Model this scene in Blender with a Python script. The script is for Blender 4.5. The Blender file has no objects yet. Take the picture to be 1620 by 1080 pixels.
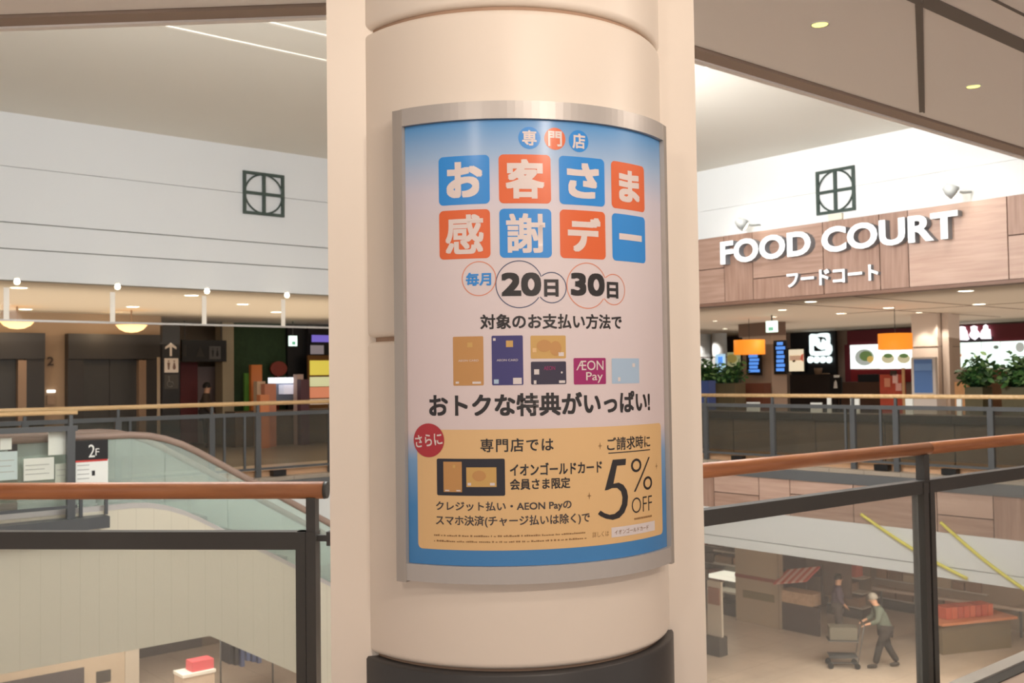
import bpy, bmesh, math, random
from mathutils import Vector, Matrix
random.seed(7)
C = bpy.context.scene.collection
PI = math.pi
R = math.radians

# ------------------------------------------------------------------ camera
FPX = 1614.0
PITCH = math.atan(56 / FPX)
ROLL = math.atan(0.01376)
CAM = Vector((0, 0, 1.5))
FWD = Vector((0, math.cos(PITCH), math.sin(PITCH)))
_U0 = Vector((0, -math.sin(PITCH), math.cos(PITCH)))
_R0 = Vector((1, 0, 0))
RGT = _R0 * math.cos(ROLL) - _U0 * math.sin(ROLL)
UPV = _U0 * math.cos(ROLL) + _R0 * math.sin(ROLL)
cd = bpy.data.cameras.new('camera')
cam = bpy.data.objects.new('camera', cd)
C.objects.link(cam)
cd.sensor_fit = 'HORIZONTAL'
cd.sensor_width = 36.0
cd.lens = FPX / 1620 * 36.0
cd.clip_start = 0.05
cd.clip_end = 200
mw = Matrix.Identity(4)
for i, ax in enumerate((RGT, UPV, -FWD)):
    for k in range(3):
        mw[k][i] = ax[k]
mw.translation = CAM
cam.matrix_world = mw
cd.dof.use_dof = True
cd.dof.focus_distance = 2.45
cd.dof.aperture_fstop = 9.0
bpy.context.scene.camera = cam

# ------------------------------------------------------------------ grid of the building
EU = Vector((0.7604, 0.6494, 0))
EV = Vector((-0.6494, 0.7604, 0))
def G(a, b, z=0.0):
    return Vector((EU.x * a + EV.x * b, EU.y * a + EV.y * b, z))
def ray(px, py):
    return FWD + RGT * ((px - 810) / FPX) - UPV * ((py - 540) / FPX)
def on_z(px, py, z):
    d = ray(px, py); t = (z - CAM.z) / d.z
    p = CAM + d * t
    return p.dot(EU), p.dot(EV)
def on_b(px, py, b):
    d = ray(px, py); t = b / d.dot(EV)
    p = CAM + d * t
    return p.dot(EU), p.z
def on_a(px, py, a):
    d = ray(px, py); t = a / d.dot(EU)
    p = CAM + d * t
    return p.dot(EV), p.z

A_ = 14.35          # plane of the food court front
B_ = 14.6           # plane of the lift lobby front
Z_TOP = 5.12        # atrium ceiling
Z_SOF = 2.82        # ceiling over our gallery
Z_LOB = 2.88
Z_FC = 2.74
Z_GR = -5.2

# ------------------------------------------------------------------ world, lights, exposure
sc = bpy.context.scene
sc.view_settings.view_transform = 'Standard'
sc.view_settings.look = 'None'
sc.view_settings.gamma = 1.0
sc.view_settings.use_curve_mapping = False
sc.view_settings.exposure = 0.0
w = bpy.data.worlds.new('world')
sc.world = w
w.use_nodes = True
bg = w.node_tree.nodes['Background']
bg.inputs[0].default_value = (1.0, 0.95, 0.90, 1)
bg.inputs[1].default_value = 0.92

def area(name, loc, target, sx, sy, power, col=(1, 0.95, 0.88), spread=180):
    l = bpy.data.lights.new(name, 'AREA')
    l.shape = 'RECTANGLE'; l.size = sx; l.size_y = sy
    l.energy = power; l.color = col; l.spread = R(spread)
    o = bpy.data.objects.new(name, l)
    C.objects.link(o)
    o.location = loc
    d = (Vector(target) - Vector(loc)).normalized()
    o.rotation_euler = d.to_track_quat('-Z', 'Y').to_euler()
    return o
def spot(name, loc, target, power, ang=70, col=(1, 0.93, 0.82), rad=0.05, blend=0.6):
    l = bpy.data.lights.new(name, 'SPOT')
    l.energy = power; l.color = col; l.spot_size = R(ang); l.spot_blend = blend; l.shadow_soft_size = rad
    o = bpy.data.objects.new(name, l)
    C.objects.link(o)
    o.location = loc
    d = (Vector(target) - Vector(loc)).normalized()
    o.rotation_euler = d.to_track_quat('-Z', 'Y').to_euler()
    return o
WARM = (1, 0.84, 0.70)
# gallery downlights above the visitor, lighting the pillar
spot('gallery_spot', (1.30, 0.10, 2.78), (0.10, 2.5, 1.2), 135, 120, WARM, 0.15, 0.8)
spot('gallery_spot', (-0.90, -0.20, 2.78), (-0.15, 2.4, 1.2), 56, 120, WARM, 0.15, 0.8)
spot('gallery_spot', (0.35, 1.15, 2.78), (0.20, 2.5, 1.9), 34, 130, WARM, 0.15, 0.9)
spot('gallery_spot', (2.10, 2.50, 2.75), (0.40, 2.75, 2.1), 36, 110, WARM, 0.15, 0.9)
# atrium: added unseen fill lights for the void, the ceiling and both walls
area('atrium_top_fill', (0.3, 7.0, 5.0), (0.3, 7.0, 0), 5.0, 3.2, 335, (0.93, 0.98, 1))  # added top fill
area('atrium_ceiling_fill', (-1.5, 4.6, 3.25), (-1.5, 7.0, 5.1), 7.0, 0.5, 270, (1, 0.99, 0.95), 120)  # added uplight, brightens the atrium ceiling towards the gallery
area('atrium_ceiling_fill', G(6.5, 3.15, 3.25), G(9.5, 7.0, 5.1), 4.0, 0.5, 230, (1, 0.99, 0.95))
area('wall_fill', G(7.6, 8.2, 4.72), G(A_, 9.0, 5.0), 0.6, 3.5, 225, (1, 0.99, 0.98), 120)  # added fill in mid-air, brightens the right wall
area('wall_fill', (-2.2, 5.6, 4.85), G(5, B_, 4.3), 1.6, 0.5, 24, (0.97, 1, 1), 120)  # added fill for the left wall
# added up-facing fill below the ceilings of the lift lobby and food court
pl = G(5, 18.0, 2.25); area('lobby_ceiling_fill', pl, pl + Vector((0, 0, 1)), 5.0, 14.0, 230, (1, 0.88, 0.72)).rotation_euler = (PI, 0, math.atan2(EV.y, EV.x))
pl = G(20.5, 8.0, 2.2); area('food_court_ceiling_fill', pl, pl + Vector((0, 0, 1)), 9.0, 20.0, 300, (1, 0.88, 0.76)).rotation_euler = (PI, 0, math.atan2(EU.y, EU.x))
# ground floor shop ceilings
for (a, b, pw) in ((19, 3, 460), (19, 10, 460), (8, 19, 340), (0, 19, 300), (-6, 19, 200)):
    p = G(a, b, -1.55)
    area('shop_ceiling_light', p, p - Vector((0, 0, 1)), 3.5, 3.5, pw, (1, 0.88, 0.74))

# ------------------------------------------------------------------ materials
def lin(c):
    def f(v):
        v /= 255.0
        return v / 12.92 if v <= 0.04045 else ((v + 0.055) / 1.055) ** 2.4
    return (f(c[0]), f(c[1]), f(c[2]), 1)
MATS = {}
def mat(name, rgb, rough=0.6, metal=0.0, emit=0.0, coat=0.0, noise=0.0, scale=8.0, bump=0.0, emit_rgb=None):
    if name in MATS:
        return MATS[name]
    m = bpy.data.materials.new(name)
    m.use_nodes = True
    nt = m.node_tree
    b = nt.nodes['Principled BSDF']
    c = lin(rgb)
    b.inputs['Base Color'].default_value = c
    b.inputs['Roughness'].default_value = rough
    b.inputs['Metallic'].default_value = metal
    if coat:
        b.inputs['Coat Weight'].default_value = coat
        b.inputs['Coat Roughness'].default_value = 0.2
    if emit:
        b.inputs['Emission Color'].default_value = lin(emit_rgb or rgb)
        b.inputs['Emission Strength'].default_value = emit
    if noise or bump:
        tc = nt.nodes.new('ShaderNodeNewGeometry')
        n = nt.nodes.new('ShaderNodeTexNoise')
        n.inputs['Scale'].default_value = scale
        n.inputs['Detail'].default_value = 4
        nt.links.new(tc.outputs['Position'], n.inputs['Vector'])
        if noise:
            mx = nt.nodes.new('ShaderNodeMixRGB')
            mx.inputs[1].default_value = tuple(max(0, v * (1 - noise)) for v in c[:3]) + (1,)
            mx.inputs[2].default_value = tuple(min(1, v * (1 + noise)) for v in c[:3]) + (1,)
            nt.links.new(n.outputs['Fac'], mx.inputs[0])
            nt.links.new(mx.outputs[0], b.inputs['Base Color'])
        if bump:
            bp = nt.nodes.new('ShaderNodeBump')
            bp.inputs['Strength'].default_value = bump
            bp.inputs['Distance'].default_value = 0.01
            nt.links.new(n.outputs['Fac'], bp.inputs['Height'])
            nt.links.new(bp.outputs[0], b.inputs['Normal'])
    MATS[name] = m
    return m
def glass_mat(name, tint, trans=0.86, haze=0.06, haze_rgb=(220, 225, 220), ior=1.3):
    m = bpy.data.materials.new(name)
    m.use_nodes = True
    nt = m.node_tree
    nt.nodes.clear()
    out = nt.nodes.new('ShaderNodeOutputMaterial')
    tr = nt.nodes.new('ShaderNodeBsdfTransparent'); tr.inputs[0].default_value = lin(tint)
    gl = nt.nodes.new('ShaderNodeBsdfGlossy'); gl.inputs['Roughness'].default_value = 0.02
    df = nt.nodes.new('ShaderNodeBsdfDiffuse'); df.inputs[0].default_value = lin(haze_rgb)
    fr = nt.nodes.new('ShaderNodeFresnel')
    gm = nt.nodes.new('ShaderNodeNewGeometry')
    io = nt.nodes.new('ShaderNodeMath'); io.operation = 'MULTIPLY_ADD'
    io.inputs[1].default_value = 1 / ior - ior; io.inputs[2].default_value = ior
    nt.links.new(gm.outputs['Backfacing'], io.inputs[0]); nt.links.new(io.outputs[0], fr.inputs[0])
    m1 = nt.nodes.new('ShaderNodeMixShader'); m1.inputs[0].default_value = haze
    m2 = nt.nodes.new('ShaderNodeMixShader')
    nt.links.new(tr.outputs[0], m1.inputs[1]); nt.links.new(df.outputs[0], m1.inputs[2])
    nt.links.new(fr.outputs[0], m2.inputs[0])
    nt.links.new(m1.outputs[0], m2.inputs[1]); nt.links.new(gl.outputs[0], m2.inputs[2])
    nt.links.new(m2.outputs[0], out.inputs[0])
    MATS[name] = m
    return m
def wood_mat(name, rgb_a, rgb_b, axis, rough=0.45, stretch=14.0, scale=1.3):
    """grain runs along world direction axis"""
    m = bpy.data.materials.new(name)
    m.use_nodes = True
    nt = m.node_tree
    b = nt.nodes['Principled BSDF']
    geo = nt.nodes.new('ShaderNodeNewGeometry')
    ax = Vector(axis).normalized()
    side = ax.cross(Vector((0, 0, 1)))
    if side.length < 0.1:
        side = Vector(EU)
    side.normalize(); third = ax.cross(side)
    comb = nt.nodes.new('ShaderNodeCombineXYZ')
    for i, (v, s) in enumerate(((ax, 1.0), (side, stretch), (third, stretch))):
        d = nt.nodes.new('ShaderNodeVectorMath'); d.operation = 'DOT_PRODUCT'
        d.inputs[1].default_value = v * s
        nt.links.new(geo.outputs['Position'], d.inputs[0])
        nt.links.new(d.outputs['Value'], comb.inputs[i])
    n = nt.nodes.new('ShaderNodeTexNoise')
    n.inputs['Scale'].default_value = scale; n.inputs['Detail'].default_value = 6
    nt.links.new(comb.outputs[0], n.inputs['Vector'])
    cr = nt.nodes.new('ShaderNodeValToRGB')
    cr.color_ramp.elements[0].position = 0.3; cr.color_ramp.elements[0].color = lin(rgb_a)
    cr.color_ramp.elements[1].position = 0.7; cr.color_ramp.elements[1].color = lin(rgb_b)
    nt.links.new(n.outputs['Fac'], cr.inputs[0])
    nt.links.new(cr.outputs[0], b.inputs['Base Color'])
    b.inputs['Roughness'].default_value = rough
    MATS[name] = m
    return m
def joint_mat(name, rgb, line_rgb, axis, step, width, rough=0.55):
    """sheet cladding with fine joint lines every step metres along axis"""
    m = bpy.data.materials.new(name)
    m.use_nodes = True
    nt = m.node_tree
    b = nt.nodes['Principled BSDF']
    geo = nt.nodes.new('ShaderNodeNewGeometry')
    d = nt.nodes.new('ShaderNodeVectorMath'); d.operation = 'DOT_PRODUCT'; d.inputs[1].default_value = axis
    nt.links.new(geo.outputs['Position'], d.inputs[0])
    mo = nt.nodes.new('ShaderNodeMath'); mo.operation = 'FLOORED_MODULO'; mo.inputs[1].default_value = step
    nt.links.new(d.outputs['Value'], mo.inputs[0])
    lt = nt.nodes.new('ShaderNodeMath'); lt.operation = 'LESS_THAN'; lt.inputs[1].default_value = width
    nt.links.new(mo.outputs[0], lt.inputs[0])
    mx = nt.nodes.new('ShaderNodeMixRGB')
    mx.inputs[1].default_value = lin(rgb); mx.inputs[2].default_value = lin(line_rgb)
    nt.links.new(lt.outputs[0], mx.inputs[0])
    nt.links.new(mx.outputs[0], b.inputs['Base Color'])
    b.inputs['Roughness'].default_value = rough
    MATS[name] = m
    return m
def tile_mat(name, rgb, line_rgb, step, rough=0.3):
    m = bpy.data.materials.new(name)
    m.use_nodes = True
    nt = m.node_tree
    b = nt.nodes['Principled BSDF']
    geo = nt.nodes.new('ShaderNodeNewGeometry')
    outs = []
    for axv in (EU, EV):
        d = nt.nodes.new('ShaderNodeVectorMath'); d.operation = 'DOT_PRODUCT'; d.inputs[1].default_value = axv
        nt.links.new(geo.outputs['Position'], d.inputs[0])
        mo = nt.nodes.new('ShaderNodeMath'); mo.operation = 'FLOORED_MODULO'; mo.inputs[1].default_value = step
        nt.links.new(d.outputs['Value'], mo.inputs[0])
        lt = nt.nodes.new('ShaderNodeMath'); lt.operation = 'LESS_THAN'; lt.inputs[1].default_value = 0.02
        nt.links.new(mo.outputs[0], lt.inputs[0]); outs.append(lt)
    mxx = nt.nodes.new('ShaderNodeMath'); mxx.operation = 'MAXIMUM'
    nt.links.new(outs[0].outputs[0], mxx.inputs[0]); nt.links.new(outs[1].outputs[0], mxx.inputs[1])
    n = nt.nodes.new('ShaderNodeTexNoise'); n.inputs['Scale'].default_value = 0.9; n.inputs['Detail'].default_value = 3
    nt.links.new(geo.outputs['Position'], n.inputs['Vector'])
    c = lin(rgb)
    m0 = nt.nodes.new('ShaderNodeMixRGB')
    m0.inputs[1].default_value = tuple(v * 0.75 for v in c[:3]) + (1,)
    m0.inputs[2].default_value = tuple(min(1, v * 1.2) for v in c[:3]) + (1,)
    nt.links.new(n.outputs['Fac'], m0.inputs[0])
    mx = nt.nodes.new('ShaderNodeMixRGB'); mx.inputs[2].default_value = lin(line_rgb)
    nt.links.new(m0.outputs[0], mx.inputs[1])
    nt.links.new(mxx.outputs[0], mx.inputs[0])
    nt.links.new(mx.outputs[0], b.inputs['Base Color'])
    b.inputs['Roughness'].default_value = rough
    MATS[name] = m
    return m

cream = mat('cream_paint', (236, 226, 214), 0.42, noise=0.02, scale=3)
white_p = mat('white_paint', (230, 233, 234), 0.7, noise=0.015, scale=0.6)
soffit_m = mat('soffit_paint', (236, 233, 231), 0.75, noise=0.02, scale=1.0)
atrium_m = mat('atrium_ceiling_paint', (228, 224, 214), 0.8, noise=0.02, scale=0.5)
trim_shade = mat('shaded_trim', (150, 132, 120), 0.6)  # darkened for the shade on its downward face
kick = mat('charcoal_kick_plate', (62, 60, 60), 0.42, noise=0.08, scale=14)
steel_dark = mat('charcoal_steel', (70, 68, 66), 0.42, noise=0.05, scale=20)
steel_mid = mat('grey_steel', (82, 84, 86), 0.4)
alu = mat('satin_aluminium', (190, 186, 183), 0.38, 0.25)
alu_side = mat('side_aluminium', (178, 172, 166), 0.4, 0.25)
black = mat('black_lacquer', (20, 19, 20), 0.4)
dark_wall = mat('dark_panel', (46, 42, 40), 0.4, noise=0.1, scale=2)
brown_wall = mat('warm_brown_panel', (158, 132, 106), 0.55, noise=0.06, scale=2)
lobby_ceil = mat('lobby_ceiling_paint', (206, 190, 170), 0.8)
floor_m = tile_mat('gallery_floor_tile', (204, 178, 160), (170, 150, 138), 0.6)
floor_far = tile_mat('lobby_floor_tile', (172, 158, 142), (150, 138, 124), 0.6, 0.35)
floor_gr = tile_mat('ground_floor_tile', (204, 190, 176), (178, 164, 150), 0.9, 0.3)
glass_near = glass_mat('near_rail_glass', (248, 248, 246), haze=0.10, haze_rgb=(226, 230, 230))  # pale haze mixed in for the reflection of lit surroundings
glass_far = glass_mat('far_rail_glass', (212, 210, 202), haze=0.035)
glass_esc = glass_mat('escalator_glass', (234, 242, 238), haze=0.27, haze_rgb=(222, 232, 226))  # strong pale haze stands in for the ceiling mirrored in the glass
glass_clear = glass_mat('clear_pane', (252, 252, 250), haze=0.02, ior=1.1)
white_lit = mat('lit_white', (255, 252, 244), 0.5, emit=1.6)
warm_lit = mat('lit_warm', (255, 214, 150), 0.5, emit=1.5)
lamp_lit = mat('lamp_lens', (255, 244, 214), 0.5, emit=6.0)
lamp_yg = mat('gallery_lamp_lens', (250, 246, 130), 0.5, emit=2.0)
paper = mat('white_paper', (236, 238, 234), 0.7)
white_pl = mat('white_plastic', (235, 235, 230), 0.5)

# ------------------------------------------------------------------ mesh builder
class MB:
    def __init__(s):
        s.v = []; s.f = []; s.m = []; s.smooth = []
    def add(s, vs, fs, mi=0, sm=False):
        o = len(s.v)
        s.v += [Vector(p) for p in vs]
        for f in fs:
            s.f.append([o + i for i in f]); s.m.append(mi); s.smooth.append(sm)
        return s
    def hexa(s, p, mi=0):
        return s.add(p, [(0, 3, 2, 1), (4, 5, 6, 7), (0, 1, 5, 4), (1, 2, 6, 5), (2, 3, 7, 6), (3, 0, 4, 7)], mi)
    def box(s, x0, x1, y0, y1, z0, z1, mi=0, T=None):
        p = [(x0, y0, z0), (x1, y0, z0), (x1, y1, z0), (x0, y1, z0), (x0, y0, z1), (x1, y0, z1), (x1, y1, z1), (x0, y1, z1)]
        if T: p = [T(Vector(q)) for q in p]
        return s.hexa(p, mi)
    def g(s, a0, a1, b0, b1, z0, z1, mi=0):
        return s.box(min(a0, a1), max(a0, a1), min(b0, b1), max(b0, b1), min(z0, z1), max(z0, z1), mi, lambda q: G(q.x, q.y, q.z))
    def beam(s, p, q, wd, ht, mi=0, up=Vector((0, 0, 1))):
        p = Vector(p); q = Vector(q)
        d = (q - p).normalized(); sd = d.cross(up)
        if sd.length < 1e-4: sd = d.cross(Vector((0, 1, 0)))
        sd.normalize(); u = sd.cross(d)
        P = []
        for e in (p, q):
            for (i, j) in ((-1, -1), (1, -1), (1, 1), (-1, 1)):
                P.append(e + sd * (i * wd / 2) + u * (j * ht / 2))
        return s.add(P, [(0, 1, 2, 3), (7, 6, 5, 4), (0, 4, 5, 1), (1, 5, 6, 2), (2, 6, 7, 3), (3, 7, 4, 0)], mi)
    def tube(s, path, r, n=10, mi=0, cap=True, sx=1.0, closed=False):
        path = [Vector(p) for p in path]
        rings = []
        k = len(path)
        rr = r if isinstance(r, (list, tuple)) else [r] * k
        ref = None
        for i, p in enumerate(path):
            if closed:
                d = path[(i + 1) % k] - path[i - 1]
            else:
                d = path[min(i + 1, k - 1)] - path[max(i - 1, 0)]
            d.normalize()
            if ref is None:
                ref = Vector((0, 0, 1)) if abs(d.z) < 0.9 else Vector((1, 0, 0))
            sd = d.cross(ref)
            if sd.length < 1e-4: sd = d.cross(Vector((0.3, 1, 0.2)))
            sd.normalize(); u = sd.cross(d).normalized(); ref = u
            rings.append([p + (sd * math.cos(t) * sx + u * math.sin(t)) * rr[i] for t in [2 * PI * j / n for j in range(n)]])
        vs = [v for rg in rings for v in rg]
        fs = []
        for i in range(k if closed else k - 1):
            i2 = (i + 1) % k
            for j in range(n):
                j2 = (j + 1) % n
                fs.append((i * n + j, i * n + j2, i2 * n + j2, i2 * n + j))
        s.add(vs, fs, mi, True)
        if cap and not closed:
            o = len(s.v) - len(vs)
            s.f.append([o + j for j in range(n)][::-1]); s.m.append(mi); s.smooth.append(False)
            s.f.append([o + (k - 1) * n + j for j in range(n)]); s.m.append(mi); s.smooth.append(False)
        return s
    def lathe(s, prof, cx, cy, n=32, mi=0, sm=True, a0=0.0, a1=2 * PI):
        full = abs(a1 - a0 - 2 * PI) < 1e-6
        k = n if full else n + 1
        vs = []
        for (r, z) in prof:
            for j in range(k):
                t = a0 + (a1 - a0) * j / n
                vs.append((cx + r * math.sin(t), cy - r * math.cos(t), z))
        fs = []
        for i in range(len(prof) - 1):
            for j in range(n):
                j2 = (j + 1) % k
                fs.append((i * k + j, i * k + j2, (i + 1) * k + j2, (i + 1) * k + j))
        return s.add(vs, fs, mi, sm)
    def prism(s, poly, T, d0, d1, mi=0):
        """poly: 2-D outline; T(u, v, depth) -> point"""
        n = len(poly)
        vs = [T(u, v, d0) for u, v in poly] + [T(u, v, d1) for u, v in poly]
        fs = [tuple(range(n))[::-1], tuple(range(n, 2 * n))] + [(i, (i + 1) % n, n + (i + 1) % n, n + i) for i in range(n)]
        return s.add(vs, fs, mi)
    def build(s, name, ms, parent=None, label=None, fix=True):
        if not isinstance(ms, (list, tuple)): ms = [ms]
        me = bpy.data.meshes.new(name)
        off = Vector((0, 0, 0))
        if parent is not None:
            off = ORIG[parent.name]
        me.from_pydata([tuple(v - off) for v in s.v], [], s.f)
        for m in ms: me.materials.append(m)
        for i, p in enumerate(me.polygons):
            p.material_index = s.m[i]; p.use_smooth = s.smooth[i]
        if fix:
            bm = bmesh.new(); bm.from_mesh(me)
            bmesh.ops.recalc_face_normals(bm, faces=bm.faces)
            bm.to_mesh(me); bm.free()
        me.update()
        o = bpy.data.objects.new(name, me)
        C.objects.link(o)
        if parent is not None: o.parent = parent
        ORIG[o.name] = off.copy()
        if label: o['label'] = label
        return o
ORIG = {}
def thing(name, label, cat, loc=(0, 0, 0), group=None):
    o = bpy.data.objects.new(name, None)
    C.objects.link(o)
    o.location = loc
    o.empty_display_size = 0.1
    o['label'] = label; o['category'] = cat
    if group: o['group'] = group
    ORIG[o.name] = Vector(loc)
    return o
def tag(o, label, cat, group=None):
    o['label'] = label; o['category'] = cat
    if group: o['group'] = group
    return o
def struct(o, kind='structure'):
    o['kind'] = kind
    return o
def dup(root, loc, label=None, group=None):
    r = root.copy(); C.objects.link(r); r.location = loc
    if label: r['label'] = label
    if group: r['group'] = group
    for ch in list(root.children):
        c = ch.copy(); C.objects.link(c); c.parent = r
        for gch in list(ch.children):
            d = gch.copy(); C.objects.link(d); d.parent = c
    return r

# ------------------------------------------------------------------ lettering
def text_geo(body, bold=0.0, extrude=0.0, spacing=1.0):
    cu = bpy.data.curves.new('lettering', 'FONT')
    cu.body = body; cu.offset = bold; cu.extrude = extrude; cu.space_character = spacing
    cu.resolution_u = 4
    o = bpy.data.objects.new('lettering', cu)
    C.objects.link(o)
    bpy.context.view_layer.update()
    dg = bpy.context.evaluated_depsgraph_get()
    ev = o.evaluated_get(dg)
    me = ev.to_mesh()
    vs = [v.co.copy() for v in me.vertices]
    fs = [tuple(p.vertices) for p in me.polygons]
    ev.to_mesh_clear()
    bpy.data.objects.remove(o); bpy.data.curves.remove(cu)
    return vs, fs
def fit(vs, x0, y0, x1, y1):
    a0 = min(v.x for v in vs); a1 = max(v.x for v in vs)
    b0 = min(v.y for v in vs); b1 = max(v.y for v in vs)
    sx = (x1 - x0) / max(a1 - a0, 1e-6); sy = (y1 - y0) / max(b1 - b0, 1e-6)
    return [Vector((x0 + (v.x - a0) * sx, y0 + (v.y - b0) * sy, v.z)) for v in vs]

# ================================================================== STRUCTURE
SOF_L = Vector((-0.30, 3.60, 0))                     # left edge of the gallery ceiling runs through here
SOF_DIR = Vector((1.22, -0.075, 0)).normalized()
def corner(off):
    """where the left edge line (moved out by off) meets the right edge line b = 2.68 + off"""
    nl = Vector((-SOF_DIR.y, SOF_DIR.x, 0))
    p0 = SOF_L + nl * off
    t = (2.68 + off - p0.dot(EV)) / SOF_DIR.dot(EV)
    return p0 + SOF_DIR * t
def gallery_poly(off, z0, z1, mb, mi=0):
    c = corner(off)
    nl = Vector((-SOF_DIR.y, SOF_DIR.x, 0))
    l = SOF_L + nl * off - SOF_DIR * 9
    r = G(14, 2.68 + off)
    pts = [(l.x, l.y), (c.x, c.y), (r.x, r.y), (10, -5), (-10, -5)]
    mb.prism(pts, lambda u, v, d: Vector((u, v, d)), z0, z1, mi)

m = MB(); gallery_poly(-0.28, -0.30, 0.0, m)
struct(m.build('floor_gallery', floor_m))
m = MB()
for (b0, b1, z1) in ((2.33, 2.41, 0.012),):
    m.g(2.9, 12, b0, b1, -0.2, z1)
struct(m.build('trim_floor_edge', mat('edge_strip', (214, 208, 200), 0.35, 0.3)))
m = MB(); m.g(2.9, 12, 2.26, 2.325, -0.1, 0.006)
struct(m.build('trim_floor_gasket', steel_dark))

m = MB(); gallery_poly(-0.085, Z_SOF, Z_SOF + 0.15, m)
struct(m.build('ceiling_gallery', soffit_m))
# edge trim round the gallery ceiling
cA, cB = corner(-0.08), corner(0.0)
m = MB()
nl = Vector((-SOF_DIR.y, SOF_DIR.x, 0))
lA = SOF_L - nl * 0.08 - SOF_DIR * 9; lB = SOF_L - SOF_DIR * 9
rA = G(14, 2.60); rB = G(14, 2.68)
for quad in ((lA, cA, cB, lB), (cA, rA, rB, cB)):
    m.prism([(q.x, q.y) for q in quad], lambda u, v, d: Vector((u, v, d)), Z_SOF - 0.012, Z_SOF + 0.02)
struct(m.build('trim_ceiling_edge', trim_shade))
m = MB()
cC = corner(0.03); lC = SOF_L + nl * 0.03 - SOF_DIR * 9; rC = G(14, 2.71)
for quad in ((lB, cB, cC, lC), (cB, rB, rC, cC)):
    m.prism([(q.x, q.y) for q in quad], lambda u, v, d: Vector((u, v, d)), Z_SOF - 0.02, Z_TOP)
struct(m.build('wall_gallery_fascia', soffit_m))
# joints in the gallery ceiling: a wide recess line and a narrow one along the edge, one crossing
m = MB(); m.g(-2, 14, 1.73, 1.80, Z_SOF - 0.004, Z_SOF + 0.01)
m.g(-2, 14, 1.60, 1.612, Z_SOF - 0.003, Z_SOF + 0.01)
struct(m.build('trim_ceiling_recess', mat('recess_shadow_gap', (112, 106, 102), 0.7)))
pj0 = Vector((1.42, 3.52, Z_SOF)); pj1 = Vector((2.02, 5.0, Z_SOF))
a0, b0 = on_z(1452, 0, Z_SOF); a1, b1 = on_z(1457.5, 177, Z_SOF)
m = MB(); m.beam(G(a0, b0, Z_SOF), G(a1, b1, Z_SOF), 0.02, 0.006)
m.beam(G(a0, b0, Z_SOF) + Vector((0.014, 0, 0)), G(a1, b1, Z_SOF) + Vector((0.014, 0, 0)), 0.008, 0.012)
struct(m.build('trim_ceiling_joint', mat('recess_shadow_gap', (112, 106, 102), 0.7)))

# atrium ceiling with its seams
m = MB(); m.g(-22, A_ + 0.3, -6, B_ + 0.3, Z_TOP, Z_TOP + 0.15)
struct(m.build('ceiling_atrium', atrium_m))
seam = mat('ceiling_seam', (244, 240, 230), 0.6)
m = MB()
for b in (9.33, 10.07): m.g(-16, 9.55, b - 0.025, b + 0.025, Z_TOP - 0.012, Z_TOP)
m.g(9.52, 9.58, -6, B_ - 2, Z_TOP - 0.012, Z_TOP)
struct(m.build('trim_ceiling_seam', seam))

# left wall: stacked white sheets with open joints
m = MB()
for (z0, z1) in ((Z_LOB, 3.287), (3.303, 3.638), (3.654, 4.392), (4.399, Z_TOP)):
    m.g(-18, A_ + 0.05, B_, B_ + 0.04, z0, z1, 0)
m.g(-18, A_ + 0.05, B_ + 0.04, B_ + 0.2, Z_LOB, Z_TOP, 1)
struct(m.build('wall_left', [mat('dimmed_white_paint', (212, 214, 216), 0.7, noise=0.015, scale=0.6), mat('joint_shadow', (150, 148, 144), 0.8)]))  # white paint darkened in place of weaker light on this wall
# right wall
m = MB()
for (z0, z1) in ((3.90, 4.392), (4.396, Z_TOP)):
    m.g(A_, A_ + 0.04, -12, B_ + 0.2, z0, z1, 0)
m.g(A_ + 0.04, A_ + 0.2, -12, B_ + 0.2, 3.9, Z_TOP, 1)
struct(m.build('wall_right', [white_p, mat('joint_shadow', (150, 148, 144), 0.8)]))

# timber-faced fascia over the food court
wood_h = wood_mat('timber_lengthwise', (158, 126, 110), (184, 153, 137), EV, 0.5)
wood_v = wood_mat('timber_upright', (148, 116, 100), (176, 144, 128), (0, 0, 1), 0.5)
wood_l = wood_mat('timber_pale', (180, 148, 132), (200, 170, 154), EV, 0.5)
dark_gap = mat('timber_gap', (84, 60, 52), 0.8)
def bcol(px, py=430): return on_a(px, py, A_ - 0.06)[0]
m = MB()
ed = [bcol(x) for x in (1040, 1146, 1191, 1303, 1392.5, 1438, 1596, 1760)]
ed.append(ed[-1] - 3)
zt, zb = 3.90, Z_FC
g_ = 0.008
def wp(i, z0, z1, mi): m.g(A_ - 0.06, A_ - 0.02, ed[i] - g_, ed[i + 1] + g_, z0 + g_, z1 - g_, mi)
zz = on_a(1120, 427, A_)[1]; wp(0, zz, zt, 0); wp(0, zb, zz, 0)
wp(1, zb, zt, 1)
zz = on_a(1240, 437, A_)[1]; wp(2, zz, zt, 0); wp(2, zb, zz, 1)
wp(3, zb, zt, 1); wp(4, zb, zt, 1); wp(5, zb, zt, 2)
zz = on_a(1610, 372, A_)[1]; wp(6, zz, zt, 1); wp(6, zb, zz, 2); wp(7, zb, zt, 0)
m.g(A_ - 0.02, A_ + 0.2, ed[-1], B_, zb, zt, 3)
struct(m.build('wall_timber_fascia', [wood_h, wood_v, wood_l, dark_gap]))
m = MB(); m.g(A_ - 0.075, A_ + 0.2, ed[-1], B_, Z_FC - 0.05, Z_FC - 0.0)
struct(m.build('trim_fascia_foot', mat('bronze_trim', (128, 96, 80), 0.5)))

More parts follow.
